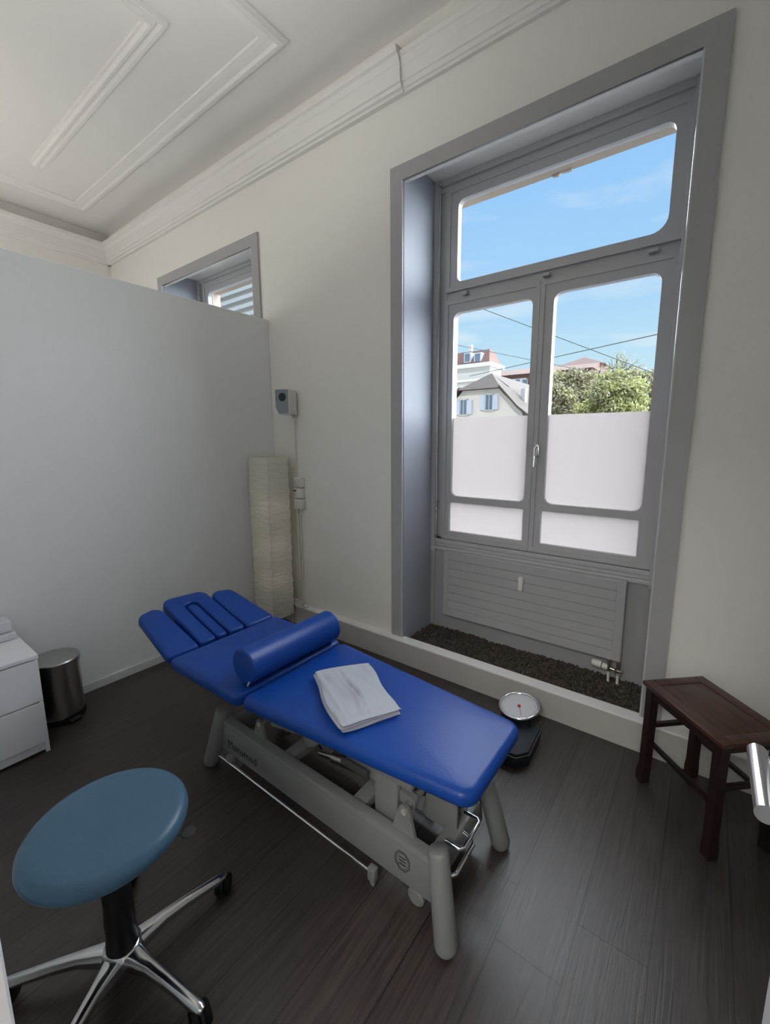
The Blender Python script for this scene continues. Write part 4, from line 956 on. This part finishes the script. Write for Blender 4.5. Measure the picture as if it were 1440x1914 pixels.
def long_house():
    Y = 62.0; a = at(915, 700, Y).x; b = at(1105, 700, Y).x; ze = at(950, 701, Y).z; zr = at(950, 682, Y).z
    H = empty('long_roofed_building', ((a+b)/2, Y+5, -6))
    bm = B(); box(bm, a, b, Y, Y+10, -6, ze); bld(H, 'wall', bm, m_roofr)
    bm = B(); prism(bm, [(Y-0.5, ze-0.1), (Y+5, zr), (Y+10.5, ze-0.1)], a-0.3, b+0.3, 'x'); bld(H, 'roof', bm, m_roofr)
    z2 = at(960, 712, Y).z
    bm = B(); box(bm, at(936, 700, Y).x, at(988, 700, Y).x, Y-1.2, Y, z2-1.9, z2+0.1); bld(H, 'annexe', bm, m_wwall)
    zq = at(960, 718, Y-3).z; bm = B(); prism(bm, [(Y-4.5, zq-2.6), (Y-1.2, zq-0.2), (Y-1.2, zq-3)], at(925, 700, Y).x, at(1000, 700, Y).x, 'x'); bld(H, 'lower_roof', bm, m_roofr)
    for i in range(4):
        c = at(942+13*i, 714.5, Y-1.2); bm = B(); box(bm, c.x-0.3, c.x+0.3, Y-1.26, Y-1.18, c.z-0.4, c.z+0.4); bld(H, 'window', bm, m_pane)
    tag(H, 'long building with low red tiled roofs far behind the houses', 'building')
    Y = 66.0; c = at(1085, 665, Y); w = 2.9; H = empty('tower_roof_building', (c.x, Y+3, -6))
    zb = at(1085, 683, Y).z
    bm = B(); box(bm, c.x-w, c.x+w, Y, Y+2*w, -6, zb); bld(H, 'wall', bm, m_roofr)
    bm = B(); v = [bm.verts.new(p) for p in ((c.x-w-0.5, Y-0.5, zb), (c.x+w+0.5, Y-0.5, zb), (c.x+w+0.5, Y+2*w+0.5, zb), (c.x-w-0.5, Y+2*w+0.5, zb), (c.x, Y+w, c.z+0.25))]
    for f in ((0, 1, 4), (1, 2, 4), (2, 3, 4), (3, 0, 4), (0, 3, 2, 1)): bm.faces.new([v[i] for i in f])
    bld(H, 'pyramid_roof', bm, m_roofr)
    tag(H, 'distant building with a pointed red pyramid roof above the trees', 'building')
long_house()
# pale facade with horizontal ledges outside the second window
bm = B(); HL = empty('pale_facade_building', (-24, 17, -6))
box(bm, -34, -17.5, 14.0, 22, -6, 13.8); bld(HL, 'wall', bm, m_cream)
bm = B()
for i in range(26): box(bm, -34.2, -17.3, 13.7, 14.0, 1.0+i*0.48, 1.22+i*0.48)
bld(HL, 'louvre_ledges', bm, m_wwall)
bm = B(); box(bm, -34.5, -17.0, 13.4, 22.5, 13.8, 14.3); bld(HL, 'eaves', bm, m_stone)
tag(HL, 'pale building with horizontal white ledges seen through the small window above the partition', 'building')
# trees: crown of individual leaves in one mesh, trunk and boughs
def tree(px0, px1, pytop, Y, m, label, seed, nleaf, sparse=False, base=775, leaf=0.085, fill=0.9, bz=None):
    rnd = random.Random(seed); L = at(px0, base, Y); R = at(px1, base, Y); top = at((px0+px1)/2, pytop, Y).z
    cx_, rx = (L.x+R.x)/2, (R.x-L.x)/2; zb = (bz if bz is not None else L.z-1.6); cz, rz = (zb+top)/2, (top-zb)/2
    root = empty('tree', (cx_, Y, -6))
    bm = B()
    tube(bm, [(cx_, Y, -6), (cx_+0.1, Y, -2), (cx_, Y, cz-0.3)], 0.2, 10, True, [0.28, 0.22, 0.12])
    ends = []
    for k in range(16 if not sparse else 34):
        a = rnd.uniform(0, 6.28); t = rnd.uniform(0.3, 0.97); ph = rnd.uniform(-0.2, 1.45)
        e_ = Vector((cx_+rx*t*math.cos(a)*math.cos(ph), Y+rx*0.8*t*math.sin(a)*math.cos(ph), cz+rz*t*math.sin(ph)))
        s_ = Vector((cx_, Y, cz-rz*0.5)); mid = s_.lerp(e_, 0.5)+Vector((rnd.uniform(-.3, .3), rnd.uniform(-.3, .3), 0.25))
        tube(bm, [s_, mid, e_], 0.04, 5, True, [0.07, 0.04, 0.012]); ends.append((mid, e_))
        if sparse:
            for q in range(6):
                f_ = mid.lerp(e_, rnd.uniform(0.2, 1)); d_ = Vector((rnd.uniform(-1, 1), rnd.uniform(-1, 1), rnd.uniform(0, 1.1)))*0.5
                tube(bm, [f_, f_+d_], 0.012, 4, True, [0.018, 0.008])
    bld(root, 'trunk', bm, m_bark, None, 40)
    verts, faces = [], []
    clumps = []
    for k in range(70):
        a = rnd.uniform(0, 6.28); ph = math.asin(rnd.uniform(-0.9, 1)); t = rnd.uniform(0.45, 0.93)
        clumps.append((Vector((cx_+rx*t*math.cos(a)*math.cos(ph), Y+rx*0.8*t*math.sin(a)*math.cos(ph), cz+rz*t*math.sin(ph))), rnd.uniform(0.25, 0.5)*min(rx, rz)*0.8))
    for i in range(nleaf):
        c, cr_ = rnd.choice(clumps)
        p = c+Vector((rnd.gauss(0, 1), rnd.gauss(0, 1), rnd.gauss(0, 0.8)))*cr_*0.42
        s = leaf*rnd.uniform(0.6, 1.3); a = Vector((rnd.gauss(0, 1), rnd.gauss(0, 1), rnd.gauss(0, 1))).normalized(); b = a.orthogonal().normalized()
        k = len(verts); verts += [p-a*s, p+b*s*0.5, p+a*s, p-b*s*0.5]; faces.append((k, k+1, k+2, k+3))
    me = bpy.data.meshes.new('foliage'); me.from_pydata([tuple(v-root.location) for v in verts], [], faces); me.materials.append(m)
    o = bpy.data.objects.new('foliage', me); link(o, root)
    tag(root, label, 'tree'); return root
tree(1012, 1122, 681, 21, m_leaf2, 'dense olive green tree at the left behind the right casement', 5, 15000)
tree(1080, 1205, 684, 18, m_leaf1, 'bright yellow-green tree in the middle of the right casement', 6, 15000)
tree(1155, 1262, 684, 22, m_leaf2, 'olive brown tree at the right edge of the right casement', 8, 11000)
tree(990, 1060, 684, 48, m_leaf3, 'hazy brownish tree beside the window post, behind the olive tree', 9, 8000)
tree(1105, 1215, 655, 27, m_leaf2, 'nearly bare branching tree rising above the yellow-green tree', 12, 2600, True, leaf=0.06)
# wires over the street
def wire(p, q, Y0, Y1, sag, label, r=0.016):
    a = at(*p, Y0); b = at(*q, Y1); bm = B(); d = b-a; a2 = a-d*1.4; b2 = b+d*1.4
    pts = [a2.lerp(b2, t/24)-Vector((0, 0, sag*4*(t/24)*(1-t/24))) for t in range(25)]
    dd = sag*4*0.25*0; tube(bm, pts, r, 6); o = obj('overhead_wire', bm, m_wire, None, 50); rebase(o, tuple(pts[0])); tag(o, label, 'wire', 'overhead wires')
wire((905, 578), (1110, 655), 12, 14, 0, 'overhead wire falling from the upper left across both casements')
wire((1035, 668), (1228, 625), 14, 12, 0, 'overhead wire rising towards the right in the right casement')
wire((905, 655), (985, 671), 15, 15, 0, 'lowest overhead wire beside the red mansard roof', 0.011)
